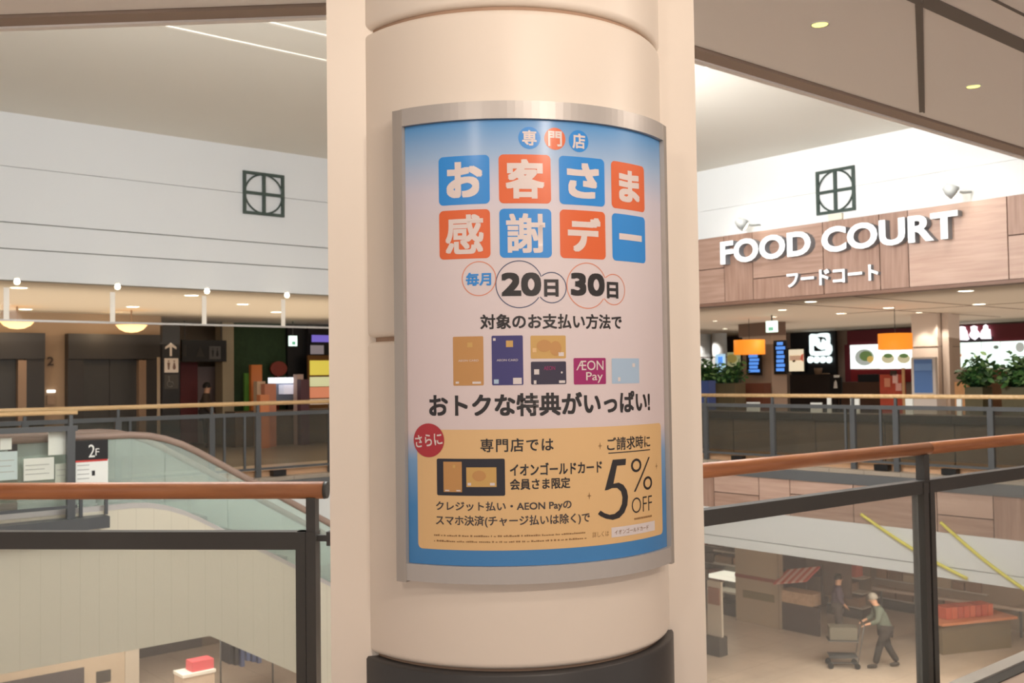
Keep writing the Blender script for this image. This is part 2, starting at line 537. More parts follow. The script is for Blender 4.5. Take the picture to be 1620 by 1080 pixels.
# lift lobby and shops on the left, food court on the right: floors, ceilings, far walls
m = MB(); m.g(-18, A_ + 18, B_ - 0.15, 27, -0.24, 0)
struct(m.build('floor_lobby', floor_far))
m = MB(); m.g(A_ - 0.15, 34, -14, B_ - 0.15, -0.24, 0)
struct(m.build('floor_food_court', floor_far))
m = MB(); m.g(-18, A_ + 0.2, B_ + 0.2, 27, Z_LOB, Z_LOB + 0.1)
struct(m.build('ceiling_lobby', lobby_ceil))
m = MB(); m.g(A_ + 0.2, 34, -14, 27, Z_FC, Z_FC + 0.1)
struct(m.build('ceiling_food_court', lobby_ceil))
fc_joint = mat('ceiling_joint_brown', (120, 96, 82), 0.7)
m = MB()
for px in (1243, 1500):
    p = on_z(px, 480, Z_FC)
    m.g(A_ + 0.25, 24, p[1] - 0.02, p[1] + 0.02, Z_FC - 0.006, Z_FC + 0.01)
m.g(19.3, 19.34, -14, 12, Z_FC - 0.006, Z_FC + 0.01)
struct(m.build('trim_food_court_ceiling', fc_joint))
m = MB(); m.g(27.2, 27.5, -14, 24, 0, Z_FC)
struct(m.build('wall_food_court_back', mat('food_court_back', (188, 166, 150), 0.6)))
m = MB(); m.g(16, 27.4, 24, 24.3, 0, Z_FC)
struct(m.build('wall_food_court_side', mat('food_court_back', (188, 166, 150), 0.6)))

# slab edges and the ground floor bulkheads beneath
ledge = mat('slab_edge_steel', (96, 98, 100), 0.42)
m = MB(); m.g(A_ - 0.23, A_ - 0.15, -12, B_ - 0.23, -0.22, -0.06)
struct(m.build('trim_slab_edge_right', ledge))
m = MB(); m.g(-18, A_ - 0.15, B_ - 0.23, B_ - 0.15, -0.22, -0.06)
struct(m.build('trim_slab_edge_left', ledge))
m = MB()
lw = [on_a(x, 770, A_ - 0.2)[0] for x in (1000, 1130, 1201, 1250, 1350, 1482, 1571, 1720)]
zs = [None, -0.53, None, -0.45, None, -0.55, None]
for i in range(7):
    f0, f1 = lw[i] - g_, lw[i + 1] + g_
    if zs[i] is None: m.g(A_ - 0.21, A_ - 0.17, f0, f1, -0.80, -0.22, (1, 0, 2)[i % 3])
    else:
        m.g(A_ - 0.21, A_ - 0.17, f0, f1, zs[i] + g_, -0.22, 2); m.g(A_ - 0.21, A_ - 0.17, f0, f1, -0.80, zs[i] - g_, 0)
m.g(A_ - 0.17, A_ - 0.15, -10, B_ - 0.2, -0.8, -0.22, 3)
struct(m.build('wall_timber_slab_edge', [wood_h, wood_v, wood_l, dark_gap]))
m = MB()
m.g(A_ - 0.22, A_ - 0.15, -12, B_ - 0.22, -1.275, -0.80, 0)
m.g(A_ - 0.22, A_ - 0.15, -12, B_ - 0.22, -1.44, -1.288, 0)
m.g(A_ - 0.20, A_ - 0.15, -12, B_ - 0.22, -1.288, -1.275, 1)
struct(m.build('wall_ground_bulkhead_right', [white_p, mat('joint_shadow', (150, 148, 144), 0.8)]))
m = MB(); m.g(-18, A_ - 0.15, B_ - 0.22, B_ - 0.15, -1.44, -0.22)
struct(m.build('wall_ground_bulkhead_left', white_p))
m = MB(); m.g(-22, 40, -16, 34, Z_GR - 0.2, Z_GR)
struct(m.build('floor_ground', floor_gr))
m = MB(); m.g(A_ - 0.15, 36, -14, B_ - 0.15, -1.44, -1.36); m.g(-18, 36, B_ - 0.15, 30, -1.44, -1.36)
struct(m.build('ceiling_ground', lobby_ceil))
m = MB(); m.g(27, 27.3, -14, 30, Z_GR, -1.44)
struct(m.build('wall_ground_back', mat('ground_shop_back', (150, 132, 116), 0.6, noise=0.2, scale=0.6)))
m = MB(); m.g(-18, 27, 26, 26.3, Z_GR, -1.44)
struct(m.build('wall_ground_left', mat('ground_shop_back', (150, 132, 116), 0.6, noise=0.2, scale=0.6)))

glow_strip = mat('tan_glow_strip', (206, 164, 128), 0.5)  # tan strip added to stand for the orange glow under the rails
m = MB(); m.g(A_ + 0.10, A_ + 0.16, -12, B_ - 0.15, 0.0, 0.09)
struct(m.build('trim_glow_strip_right', glow_strip))
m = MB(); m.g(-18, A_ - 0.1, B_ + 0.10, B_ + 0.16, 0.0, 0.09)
struct(m.build('trim_glow_strip_left', glow_strip))

# ================================================================== THE PILLAR
PCX, PCY = -0.0178, 2.8056
RP = 0.455            # poster radius
RC = 0.432            # column radius
pil = thing('pillar', 'round cream column rising from a flat cream pilaster, bearing the curved poster', 'pillar', (PCX, PCY, 0))
ND = Vector((0.272, -0.962, 0)); TD = Vector((0.962, 0.272, 0))
PL = Vector((-0.380, 2.534, 0))
pA = PL - TD * 0.0745; pB = PL + TD * 0.930
pts = [(pA.x, pA.y), (pB.x, pB.y), (pB.x - 0.0, pB.y + 0.25), (0.40, 3.32), (-0.30, 3.22), (pA.x + 0.02, pA.y + 0.45)]
m = MB(); m.prism(pts, lambda u, v, d: Vector((u, v, d)), 0, Z_SOF)
flat = m.build('flat_pilaster', cream, pil)
def bullnose(z0, z1, rad=0.016, n=5):
    pr = []
    for i in range(n + 1):
        t = PI / 2 * i / n
        pr.append((RC - rad + rad * math.sin(t), z0 + rad - rad * math.cos(t)))
    for i in range(n + 1):
        t = PI / 2 * i / n
        pr.append((RC - rad + rad * math.cos(t), z1 - rad + rad * math.sin(t)))
    return [(RC - 0.05, z0)] + pr + [(RC - 0.05, z1)]
for (z0, z1) in ((0.825, 1.592), (1.602, 2.368), (2.378, Z_SOF)):
    m = MB(); m.lathe(bullnose(z0, z1), PCX, PCY, 96)
    m.build('column_panel', cream, pil)
m = MB(); m.lathe([(RC - 0.018, 0.1), (RC - 0.018, Z_SOF)], PCX, PCY, 96)
m.build('column_core', mat('joint_tan', (170, 140, 118), 0.7), pil)
m = MB(); m.lathe([(RC + 0.004, 0.0), (RC + 0.010, 0.004), (RC + 0.010, 0.812), (RC + 0.006, 0.818), (RC - 0.03, 0.818)], PCX, PCY, 96)
m.build('kick_plate', kick, pil, 'charcoal kick plate round the foot of the column')

# ================================================================== THE POSTER
A0 = -0.5319; PW = 0.7349; PZ0 = 1.0678; PH = 1.03
def cyl(s, h, r):
    t = A0 + s / RP
    return Vector((PCX + r * math.sin(t), PCY - r * math.cos(t), PZ0 + h))
# display frame
fr = thing('poster_holder', 'curved aluminium snap frame fixed round the front of the cream column', 'poster holder', (PCX, PCY, PZ0))
def arc_bar(mb, s0, s1, h0, h1, r0, r1, mi=0, n=40):
    vs = []; k = n + 1
    for (r, h) in ((r0, h0), (r1, h0), (r1, h1), (r0, h1)):
        for i in range(k): vs.append(cyl(s0 + (s1 - s0) * i / n, h, r))
    fs = []
    for q in range(4):
        q2 = (q + 1) % 4
        for i in range(n): fs.append((q * k + i, q * k + i + 1, q2 * k + i + 1, q2 * k + i))
    fs.append((0, k, 2 * k, 3 * k)); fs.append((n, k + n, 2 * k + n, 3 * k + n))
    mb.add(vs, fs, mi)
E0, E1 = -0.006, PW + 0.006
m = MB(); arc_bar(m, E0, E1, PH + 0.0005, PH + 0.042, RC + 0.004, RP + 0.010); m.build('top_rail', alu, fr)
m = MB(); arc_bar(m, E0, E1, -0.040, -0.0005, RC + 0.004, RP + 0.010); m.build('bottom_rail', alu, fr)
for (s0, s1) in ((-0.028, -0.0005), (PW + 0.0005, PW + 0.020)):
    m = MB(); arc_bar(m, s0, s1, -0.044, PH + 0.040, RC + 0.003, RP + 0.012, 0, 4)
    m.build('side_rail', alu_side, fr)
m = MB(); arc_bar(m, E0, E1, -0.03, PH + 0.03, RC + 0.006, RP - 0.006); m.build('back_panel', alu_side, fr)

pos = thing('poster', 'curved Japanese sale poster with blue and orange character tiles in the aluminium frame', 'poster', (PCX, PCY, PZ0))
def prn(name, rgb, coat=0.5):
    return mat('ink_' + name, rgb, 0.45, coat=0.25)
INK = dict(blue=prn('blue', (40, 142, 226)), orange=prn('orange', (226, 104, 52)), white=prn('white', (226, 214, 212)),
           black=prn('black', (34, 28, 30)), grey=prn('grey', (70, 60, 58)), navy=prn('navy', (60, 56, 120)), navy2=prn('navy_line', (62, 74, 110)),
           gold=prn('gold', (196, 146, 86)), gold2=prn('gold_light', (206, 166, 96)), panel=prn('panel_gold', (228, 190, 136)),
           red=prn('red', (178, 40, 52)), magenta=prn('magenta', (160, 26, 104)), sky=prn('sky', (172, 198, 224)), dpurple=prn('dark_purple', (48, 40, 66)),
           pale=prn('pale', (222, 214, 214)), tan=prn('tan', (150, 112, 70)), ring=prn('ring', (222, 142, 112)), navybox=prn('navy_box', (30, 28, 42)))
class PR:
    """flat print gathered in (s, h) on the poster, then laid on its curve"""
    def __init__(s): s.v = []; s.f = []; s.m = []; s.mats = []; s.cuts = []
    def mark(s): s.cuts.append((len(s.v), len(s.f)))
    def mi(s, k):
        if k not in s.mats: s.mats.append(k)
        return s.mats.index(k)
    def poly(s, pts, ink, lift=0):
        s.mark()
        o = len(s.v); s.v += [Vector((p[0], p[1], lift)) for p in pts]
        s.f.append(list(range(o, o + len(pts)))); s.m.append(s.mi(ink)); return s
    def rect(s, s0, h0, s1, h1, ink, lift=0): return s.poly([(s0, h0), (s1, h0), (s1, h1), (s0, h1)], ink, lift)
    def rrect(s, s0, h0, s1, h1, r, ink, lift=0):
        pts = []
        for (cx, cy, t0) in ((s1 - r, h0 + r, -PI / 2), (s1 - r, h1 - r, 0), (s0 + r, h1 - r, PI / 2), (s0 + r, h0 + r, PI)):
            for i in range(7):
                t = t0 + PI / 2 * i / 6; pts.append((cx + r * math.cos(t), cy + r * math.sin(t)))
        return s.poly(pts, ink, lift)
    def disc(s, cx, cy, rx, ry, ink, lift=0, n=40):
        return s.poly([(cx + rx * math.cos(2 * PI * i / n), cy + ry * math.sin(2 * PI * i / n)) for i in range(n)], ink, lift)
    def arcs(s, circles, wd, ink, lift=0, n=96):
        """outline of the union of circles"""
        for i, (cx, cy, r) in enumerate(circles):
            for k in range(n):
                t0, t1 = 2 * PI * k / n, 2 * PI * (k + 1) / n
                tm = (t0 + t1) / 2
                q = (cx + r * math.cos(tm), cy + r * math.sin(tm))
                if any(j != i and math.hypot(q[0] - c[0], q[1] - c[1]) < c[2] for j, c in enumerate(circles)): continue
                s.poly([(cx + (r - wd) * math.cos(t0), cy + (r - wd) * math.sin(t0)), (cx + r * math.cos(t0), cy + r * math.sin(t0)),
                        (cx + r * math.cos(t1), cy + r * math.sin(t1)), (cx + (r - wd) * math.cos(t1), cy + (r - wd) * math.sin(t1))], ink, lift)
        return s
    def text(s, body, s0, h0, s1, h1, ink, bold=0.0, lift=0, rot=0.0, spacing=1.0):
        s.mark()
        vs, fs = text_geo(body, min(bold, 0), 0, spacing)
        r = max(bold, 0) * (h1 - h0) * 1.4
        vs = fit(vs, s0 + r, h0 + r, s1 - r, h1 - r)
        if rot:
            cx, cy = (s0 + s1) / 2, (h0 + h1) / 2
            vs = [Vector((cx + (v.x - cx) * math.cos(rot) - (v.y - cy) * math.sin(rot), cy + (v.x - cx) * math.sin(rot) + (v.y - cy) * math.cos(rot), 0)) for v in vs]
        k = s.mi(ink)
        sh = [(0, 0)] + ([(r * i, r * j) for i in (-1, 0, 1) for j in (-1, 0, 1) if i or j] if r else [])
        for q, (dx, dy) in enumerate(sh):       # heavier strokes: the same outline pressed several times
            o = len(s.v); s.v += [Vector((v.x + dx, v.y + dy, lift + q * 0.03)) for v in vs]
            for f in fs: s.f.append([o + i for i in f]); s.m.append(k)
        return s
    def build_each(s, name, parent, level=1):
        """every mark its own part"""
        ends = s.cuts[1:] + [(len(s.v), len(s.f))]
        for (v0, f0), (v1, f1) in zip(s.cuts, ends):
            q = PR(); q.v = s.v[v0:v1]; q.f = [[i - v0 for i in f] for f in s.f[f0:f1]]; q.m = s.m[f0:f1]; q.mats = list(s.mats)
            q.build(name, parent, level)
    def build(s, name, parent, level=1, label=None, thick=0.0):
        bm = bmesh.new()
        vs = [bm.verts.new(v) for v in s.v]
        for f, k in zip(s.f, s.m):
            try:
                fa = bm.faces.new([vs[i] for i in f]); fa.material_index = k
            except ValueError: pass
        xs = [v.x for v in s.v]
        x = math.floor(min(xs) / 0.012) * 0.012
        while x < max(xs):
            bmesh.ops.bisect_plane(bm, geom=bm.verts[:] + bm.edges[:] + bm.faces[:], plane_co=(x, 0, 0), plane_no=(1, 0, 0), dist=1e-6)
            x += 0.012
        off = ORIG[parent.name]
        for v in bm.verts:
            v.co = cyl(v.co.x, v.co.y, RP + (level + v.co.z) * 0.00045) - off
        # printed side faces outwards
        for fa in bm.faces:
            fa.normal_update()
            c = fa.calc_center_median() + off - Vector((PCX, PCY, 0)); c.z = 0
            if fa.normal.dot(c) < 0: fa.normal_flip()
            fa.smooth = True
        me = bpy.data.meshes.new(name); bm.to_mesh(me); bm.free()
        for k in s.mats: me.materials.append(INK[k] if k in INK else MATS[k])
        o = bpy.data.objects.new(name, me); C.objects.link(o); o.parent = parent
        ORIG[o.name] = off.copy()
        if label: o['label'] = label
        return o

# the sheet: blue fading to white at the head, blue again at the foot (printed)
def sheet_material():
    mt = bpy.data.materials.new('poster_sheet_print'); mt.use_nodes = True
    nt = mt.node_tree; b = nt.nodes['Principled BSDF']
    uv = nt.nodes.new('ShaderNodeUVMap'); uv.uv_map = 'sheet'
    sp = nt.nodes.new('ShaderNodeSeparateXYZ'); nt.links.new(uv.outputs[0], sp.inputs[0])
    cr = nt.nodes.new('ShaderNodeValToRGB'); nt.links.new(sp.outputs[1], cr.inputs[0])
    el = cr.color_ramp.elements
    stops = [(0.0, (66, 134, 196)), (0.13, (70, 138, 200)), (0.235, (124, 166, 212)), (0.30, (222, 208, 210)), (0.74, (222, 212, 216)), (0.84, (212, 208, 222)), (0.92, (160, 190, 226)), (1.0, (78, 150, 214))]
    el[0].position, el[0].color = stops[0][0], lin(stops[0][1])
    el[1].position, el[1].color = stops[-1][0], lin(stops[-1][1])
    for p, c in stops[1:-1]:
        e = el.new(p); e.color = lin(c)
    nt.links.new(cr.outputs[0], b.inputs['Base Color'])
    b.inputs['Roughness'].default_value = 0.45
    b.inputs['Coat Weight'].default_value = 0.25; b.inputs['Coat Roughness'].default_value = 0.2
    return mt
n = 64
vs = []; fs = []
for i in range(n + 1):
    for j in (0, 1): vs.append(cyl(PW * i / n, PH * j, RP) - ORIG[pos.name])
for i in range(n + 1):
    for j in (0, 1): vs.append(cyl(PW * i / n, PH * j, RP - 0.001) - ORIG[pos.name])
k2 = 2 * (n + 1)
for i in range(n):
    fs.append((2 * i, 2 * i + 2, 2 * i + 3, 2 * i + 1)); fs.append((k2 + 2 * i, k2 + 2 * i + 1, k2 + 2 * i + 3, k2 + 2 * i + 2))
me = bpy.data.meshes.new('sheet'); me.from_pydata([tuple(v) for v in vs], [], fs)
uvl = me.uv_layers.new(name='sheet')
for p in me.polygons:
    p.use_smooth = True
    for li in p.loop_indices:
        vi = me.loops[li].vertex_index % k2
        uvl.data[li].uv = ((vi // 2) / n, vi % 2)
me.materials.append(sheet_material())
sheet = bpy.data.objects.new('sheet', me); C.objects.link(sheet); sheet.parent = pos
sheet['label'] = 'white sheet shading to blue at head and foot'

def pair(name, geo, glyph, parent, label):
    o = geo.build(name, parent, 1, label)
    if glyph: glyph.build('character', o, 2)
    return o
# roundels at the head
for (ch, cs, ch_h, ink, word) in (('専', 0.3069, 0.9868, 'blue', 'blue'), ('門', 0.3683, 0.9870, 'orange', 'orange'), ('店', 0.4288, 0.9853, 'blue', 'blue')):
    pair('roundel', PR().disc(cs, ch_h, 0.026, 0.026, ink), PR().text(ch, cs - 0.017, ch_h - 0.018, cs + 0.017, ch_h + 0.018, 'white', 0.02), pos, '%s disc with white character %s' % (word, ch))
# eight tiles
tx = [0.0908, 0.2344, 0.3770, 0.5200]
for r, (row, h0, h1) in enumerate((('お客さま', 0.8340, 0.9480), ('感謝デー', 0.7075, 0.8215))):
    for c, ch in enumerate(row):
        ink = 'blue' if (r + c) % 2 == 0 else 'orange'
        s0 = tx[c]; s1 = s0 + 0.1222
        mx, my = (0.0185, 0.0135)
        if ch == 'ー': g_t = PR().rect(s0 + 0.022, h0 + 0.052, s1 - 0.016, h0 + 0.067, 'white')
        elif ch == 'さ' or ch == 'お': g_t = PR().text(ch, s0 + 0.0195, h0 + 0.016, s1 - 0.0165, h1 - 0.014, 'white', 0.034)
        elif ch == 'ま': g_t = PR().text(ch, s0 + 0.024, h0 + 0.018, s1 - 0.022, h1 - 0.018, 'white', 0.034)
        elif ch == 'デ': g_t = PR().text(ch, s0 + 0.0195, h0 + 0.016, s1 - 0.014, h1 - 0.016, 'white', 0.032)
        else: g_t = PR().text(ch, s0 + 0.0155, h0 + 0.011, s1 - 0.0155, h1 - 0.011, 'white', 0.026 if ch == '客' else 0.018)
        pair('character_tile', PR().rrect(s0, h0, s1, h1, 0.011, ink), g_t, pos, '%s rounded tile with white character %s' % (ink, ch))
# dates
b1 = PR().arcs([(0.185, 0.6604, 0.0405)], 0.0022, 'ring').build('date_bubble', pos, 1, 'orange ring round the words for every month')
PR().text('毎月', 0.1543, 0.6440, 0.2136, 0.6745, 'blue', 0.022).build('date_text', b1, 2)
b2 = PR().arcs([(0.2786, 0.6459, 0.0553), (0.3550, 0.6382, 0.0365)], 0.0022, 'navy2').build('date_bubble', pos, 1, 'blue outline round 20日')
PR().text('20', 0.2368, 0.6183, 0.3296, 0.6730, 'black', 0.04).text('日', 0.3365, 0.6172, 0.3714, 0.6574, 'black', 0.035).build('date_text', b2, 2)
b3 = PR().arcs([(0.4458, 0.6442, 0.0545), (0.5215, 0.6374, 0.0375)], 0.0022, 'ring').build('date_bubble', pos, 1, 'orange outline round 30日')
PR().text('30', 0.4023, 0.6200, 0.4941, 0.6740, 'black', 0.04).text('日', 0.5007, 0.6160, 0.5360, 0.6554, 'black', 0.035).build('date_text', b3, 2)
PR().text('対象のお支払い方法で', 0.1869, 0.5423, 0.5457, 0.5775, 'black', 0.018).build('payment_headline', pos, 1)
PR().text('おトクな特典がいっぱい!', 0.0595, 0.3415, 0.6504, 0.3949, 'black', 0.022).build('benefit_headline', pos, 1)
# payment cards
c = PR().rrect(0.1214, 0.4136, 0.1935, 0.5271, 0.003, 'gold').build('card_picture', pos, 1, 'upright gold card')
PR().rect(0.156, 0.502, 0.168, 0.513, 'gold2').text('AEON CARD', 0.134, 0.4690, 0.182, 0.4735, 'pale').rect(0.127, 0.4185, 0.135, 0.423, 'pale').rect(0.167, 0.4175, 0.187, 0.4225, 'pale').build_each('card_print', c, 2)
c = PR().rrect(0.2126, 0.4134, 0.2848, 0.5276, 0.003, 'navy').build('card_picture', pos, 1, 'upright navy card')
PR().rect(0.246, 0.501, 0.262, 0.516, 'gold2').text('AEON CARD', 0.224, 0.4685, 0.273, 0.4735, 'pale').rect(0.261, 0.4155, 0.281, 0.4300, 'pale').rect(0.217, 0.417, 0.228, 0.427, 'sky').rect(0.216, 0.516, 0.222, 0.522, 'pale').build_each('card_print', c, 2)
c = PR().rrect(0.3027, 0.4735, 0.3871, 0.5268, 0.003, 'gold2').build('card_picture', pos, 1, 'small gold card')
PR().disc(0.335, 0.503, 0.018, 0.014, 'gold').disc(0.362, 0.497, 0.014, 0.017, 'gold').rect(0.369, 0.479, 0.382, 0.488, 'pale').rect(0.307, 0.488, 0.316, 0.498, 'panel').build_each('card_print', c, 2)
c = PR().rrect(0.3027, 0.4138, 0.3871, 0.4666, 0.003, 'dpurple').build('card_picture', pos, 1, 'small dark purple card')
PR().rect(0.310, 0.437, 0.322, 0.449, 'pale').rect(0.369, 0.4165, 0.384, 0.4225, 'pale').rect(0.309, 0.415, 0.315, 0.4235, 'pale').disc(0.376, 0.441, 0.0022, 0.0025, 'pale').text('AEON', 0.333, 0.447, 0.360, 0.456, 'magenta').build_each('card_print', c, 2)
c = PR().rrect(0.4061, 0.4122, 0.4936, 0.4742, 0.003, 'magenta').build('card_picture', pos, 1, 'magenta payment tile reading AEON Pay')
PR().text('ÆON', 0.4125, 0.4455, 0.4865, 0.4680, 'white', 0.004).text('Pay', 0.438, 0.4155, 0.484, 0.4410, 'white', 0.004).build_each('card_print', c, 2)
c = PR().rrect(0.5116, 0.4127, 0.6063, 0.4730, 0.002, 'sky').build('card_picture', pos, 1, 'pale blue card')
PR().rect(0.530, 0.4185, 0.538, 0.428, 'pale').rect(0.580, 0.452, 0.590, 0.461, 'pale').build_each('card_print', c, 2)
# gold panel
gp = PR().rrect(0.0264, 0.0355, 0.7065, 0.3120, 0.012, 'panel').build('offer_panel', pos, 1, 'gold panel with the five percent offer')
PR().text('専門店では', 0.1837, 0.2601, 0.3534, 0.2912, 'black', 0.012, spacing=1.15).build('panel_text', gp, 2)
pb = PR().rrect(0.0779, 0.1603, 0.2396, 0.2451, 0.004, 'navybox', 0)
pb.rect(0.0947, 0.1685, 0.1395, 0.2383, 'gold', 1.2).rect(0.0985, 0.1705, 0.109, 0.1735, 'pale', 2.4).rect(0.126, 0.1705, 0.136, 0.1735, 'pale', 2.4).rect(0.118, 0.224, 0.124, 0.231, 'gold2', 2.4)
pb.rect(0.1500, 0.1806, 0.2200, 0.2255, 'gold2', 1.2).disc(0.180, 0.206, 0.016, 0.012, 'gold', 2.4).rect(0.205, 0.184, 0.216, 0.190, 'pale', 2.4).rect(0.153, 0.184, 0.161, 0.190, 'pale', 2.4)
pb.build('card_pair', gp, 2, 'black box showing two gold cards')
PR().text('イオンゴールドカード', 0.2510, 0.2052, 0.4773, 0.2338, 'black', 0.016).text('会員さま限定', 0.2505, 0.1731, 0.3928, 0.1987, 'black', 0.016).build('panel_text', gp, 2)
PR().text('クレジット払い・AEON Payの', 0.0747, 0.1223, 0.3951, 0.1471, 'grey', 0.014).text('スマホ決済(チャージ払いは除く)で', 0.0742, 0.0882, 0.4418, 0.1151, 'grey', 0.012).build('panel_text', gp, 2)
fp = PR(); rr = random.Random(3)
for (hh, s1) in ((0.0665, 0.4278), (0.0535, 0.4276)):
    s = 0.0689
    while s < s1:
        wd = rr.uniform(0.002, 0.0055)
        fp.rect(s, hh, s + wd, hh + rr.uniform(0.0022, 0.0042), 'tan')
        s += wd + rr.choice((0.0008, 0.001, 0.001, 0.004))
fp.build('fine_print', gp, 2)
PR().text('ご請求時に', 0.4932, 0.2544, 0.6471, 0.2857, 'black', 0.010).rect(0.4965, 0.2478, 0.6463, 0.2502, 'black').build('panel_text', gp, 2)
FIVE = [(.49, 1), (.95, 1), (.93, .895), (.63, .895), (.50, .60), (.68, .61), (.84, .565), (.96, .47), (1.0, .36), (.97, .22), (.86, .10), (.68, .02), (.46, 0), (.25, .03), (.08, .08), (0, .12), (.08, .175),
        (.20, .125), (.36, .09), (.52, .095), (.68, .15), (.78, .25), (.80, .36), (.75, .46), (.62, .525), (.45, .53), (.32, .505), (.22, .50)]
PR().poly([(0.4638 + 0.0926 * u, 0.0915 + 0.1413 * v) for u, v in FIVE], 'black').build('offer_figure', gp, 2, 'large black figure 5')
PR().text('%', 0.5684, 0.1518, 0.6533, 0.2312, 'black', -0.012).text('OFF', 0.5688, 0.1004, 0.6507, 0.1374, 'black', -0.012).build('offer_text', gp, 2)
fp = PR(); s = 0.577
while s < 0.648:
    wd = rr.uniform(0.002, 0.005); fp.rect(s, 0.0845, s + wd, 0.0890, 'tan'); s += wd + 0.001
fp.build('fine_print', gp, 2)
sb = PR().rect(0.5019, 0.0500, 0.6622, 0.0735, 'pale')
sb.text('イオンゴールドカード', 0.511, 0.0560, 0.632, 0.0675, 'tan', 0, 1.2).text('詳しくは', 0.4480, 0.0546, 0.4942, 0.0679, 'tan', 0, 0)
sb.build('search_box', gp, 2, 'pale search box')
for (s, h) in ((0.473, 0.2673), (0.4412, 0.1524), (0.6765, 0.2061)):
    PR().poly([(s - 0.006, h), (s - 0.0015, h - 0.0015), (s, h - 0.009), (s + 0.0015, h - 0.0015), (s + 0.006, h), (s + 0.0015, h + 0.0015), (s, h + 0.009), (s - 0.0015, h + 0.0015)], 'tan').build('sparkle_print', gp, 2)
bd = PR().disc(0.0573, 0.2872, 0.0400, 0.0393, 'red').build('red_badge', pos, 3, 'round red badge with white writing')
PR().text('さらに', 0.0220, 0.2735, 0.0926, 0.3020, 'white', 0.012, 0, 0.12).build('badge_text', bd, 4)

# ================================================================== RAILINGS
oak = wood_mat('handrail_timber', (158, 96, 60), (188, 124, 82), EU, 0.35, 10, 3)
oak_x = wood_mat('handrail_timber_cross', (158, 96, 60), (188, 124, 82), (1, -0.09, 0), 0.35, 10, 3)
oak_far = wood_mat('far_handrail_timber', (206, 168, 118), (226, 192, 146), EU, 0.4, 10, 2)
def up(p, z): return Vector((p.x, p.y, z))

# near left railing
L0 = Vector((-0.690, 3.729, 0)); L1 = L0 + Vector((-1.244, 0.115, 0)).normalized() * 2.9
ldir = (L1 - L0).normalized()
rl = thing('railing', 'near glass railing with brown round timber handrail ending left of the cream pillar', 'railing', L0)
m = MB(); m.tube([up(L0, 1.098), up(L1, 1.098)], 0.0315, 24)
hr = m.build('handrail', oak_x, rl)
m = MB(); m.tube([up(L0 - ldir * 0.012, 1.098), up(L0, 1.098)], [0.030, 0.0325], 24)
m.build('end_cap', steel_dark, hr, 'dark end cap of the handrail')
m = MB(); m.beam(up(L0 + ldir * 0.03, 0.918), up(L1, 0.918), 0.05, 0.064); m.build('cross_rail', steel_dark, rl)
def lpost(t):
    m = MB(); q = L0 + ldir * t
    m.beam(up(q - ldir * 0.01, 0.94), up(q - ldir * 0.01, 1.072), 0.05, 0.034, 0, Vector((ldir.y, -ldir.x, 0)).cross(Vector((0, 0, 1))))
    sd = Vector((ldir.y, -ldir.x, 0))
    for k in (-1, 1):
        m.beam(up(q + ldir * 0.019 * k + ldir * 0.008, -0.3), up(q + ldir * 0.019 * k + ldir * 0.008, 0.95), 0.036, 0.06, 0, sd)
    m.build('post', steel_dark, rl)
lpost(0.055); lpost(1.95)
m = MB(); m.beam(up(L0 - ldir * 0.06, 0.925), up(L0 + ldir * 0.03, 0.925), 0.02, 0.022); m.beam(up(L0 - ldir * 0.025, 0.925), up(L0 - ldir * 0.012, 0.925), 0.045, 0.05)
m.build('wall_bracket', steel_dark, rl)
m = MB()
m.beam(up(L0 + ldir * 0.10, 0.40), up(L0 + ldir * 1.89, 0.40), 0.010, 0.97); m.build('glass_pane', glass_near, rl)
m = MB(); m.beam(up(L0 + ldir * 1.98, 0.40), up(L1, 0.40), 0.010, 0.97); m.build('glass_pane', glass_near, rl)

# near right railing
Q0, Q1 = G(2.75, 2.768), G(10.2, 2.42)
qdir = (Q1 - Q0).normalized(); qs = Vector((qdir.y, -qdir.x, 0))
rr_ = thing('railing', 'near glass railing with timber handrail sloping up to the right of the pillar', 'railing', Q0)
def qat(px, py, z):
    d = ray(px, py); n = Vector((-qdir.y, qdir.x, 0))
    t = (Q0.dot(n)) / d.dot(n); p = CAM + d * t
    return (p - Q0).dot(qdir)
tj = qat(1468, 700, 1.1)
m = MB(); m.tube([up(Q0, 1.098), up(Q0 + qdir * (tj - 0.001), 1.098)], 0.0325, 24); m.build('handrail', oak, rr_)
m = MB(); m.tube([up(Q0 + qdir * (tj + 0.001), 1.098), up(Q1, 1.098)], 0.0325, 24); m.build('handrail', oak, rr_)
m = MB(); m.beam(up(Q0, 0.905), up(Q1, 0.905), 0.06, 0.066); m.build('cross_rail', steel_dark, rr_)
def qpost(t):
    q = Q0 + qdir * t
    m = MB(); m.beam(up(q, 0.92), up(q, 1.07), 0.046, 0.05, 0, qs)
    for k in (-1, 1): m.beam(up(q + qdir * 0.030 * k, -0.35), up(q + qdir * 0.030 * k, 0.93), 0.042, 0.07, 0, qs)
    m.beam(up(q, -0.35), up(q, 0.9), 0.03, 0.03, 0, qs)
    m.build('post', steel_dark, rr_)
tp = qat(1460, 760, 0.8)
for t in (tp - 2.3, tp, tp + 2.3, tp + 4.6): qpost(t)
for t in (tp - 2.3, tp, tp + 2.3):
    m = MB(); m.beam(up(Q0 + qdir * (t + 0.06), 0.31), up(Q0 + qdir * (t + 2.24), 0.31), 0.010, 1.12); m.build('glass_pane', glass_near, rr_)

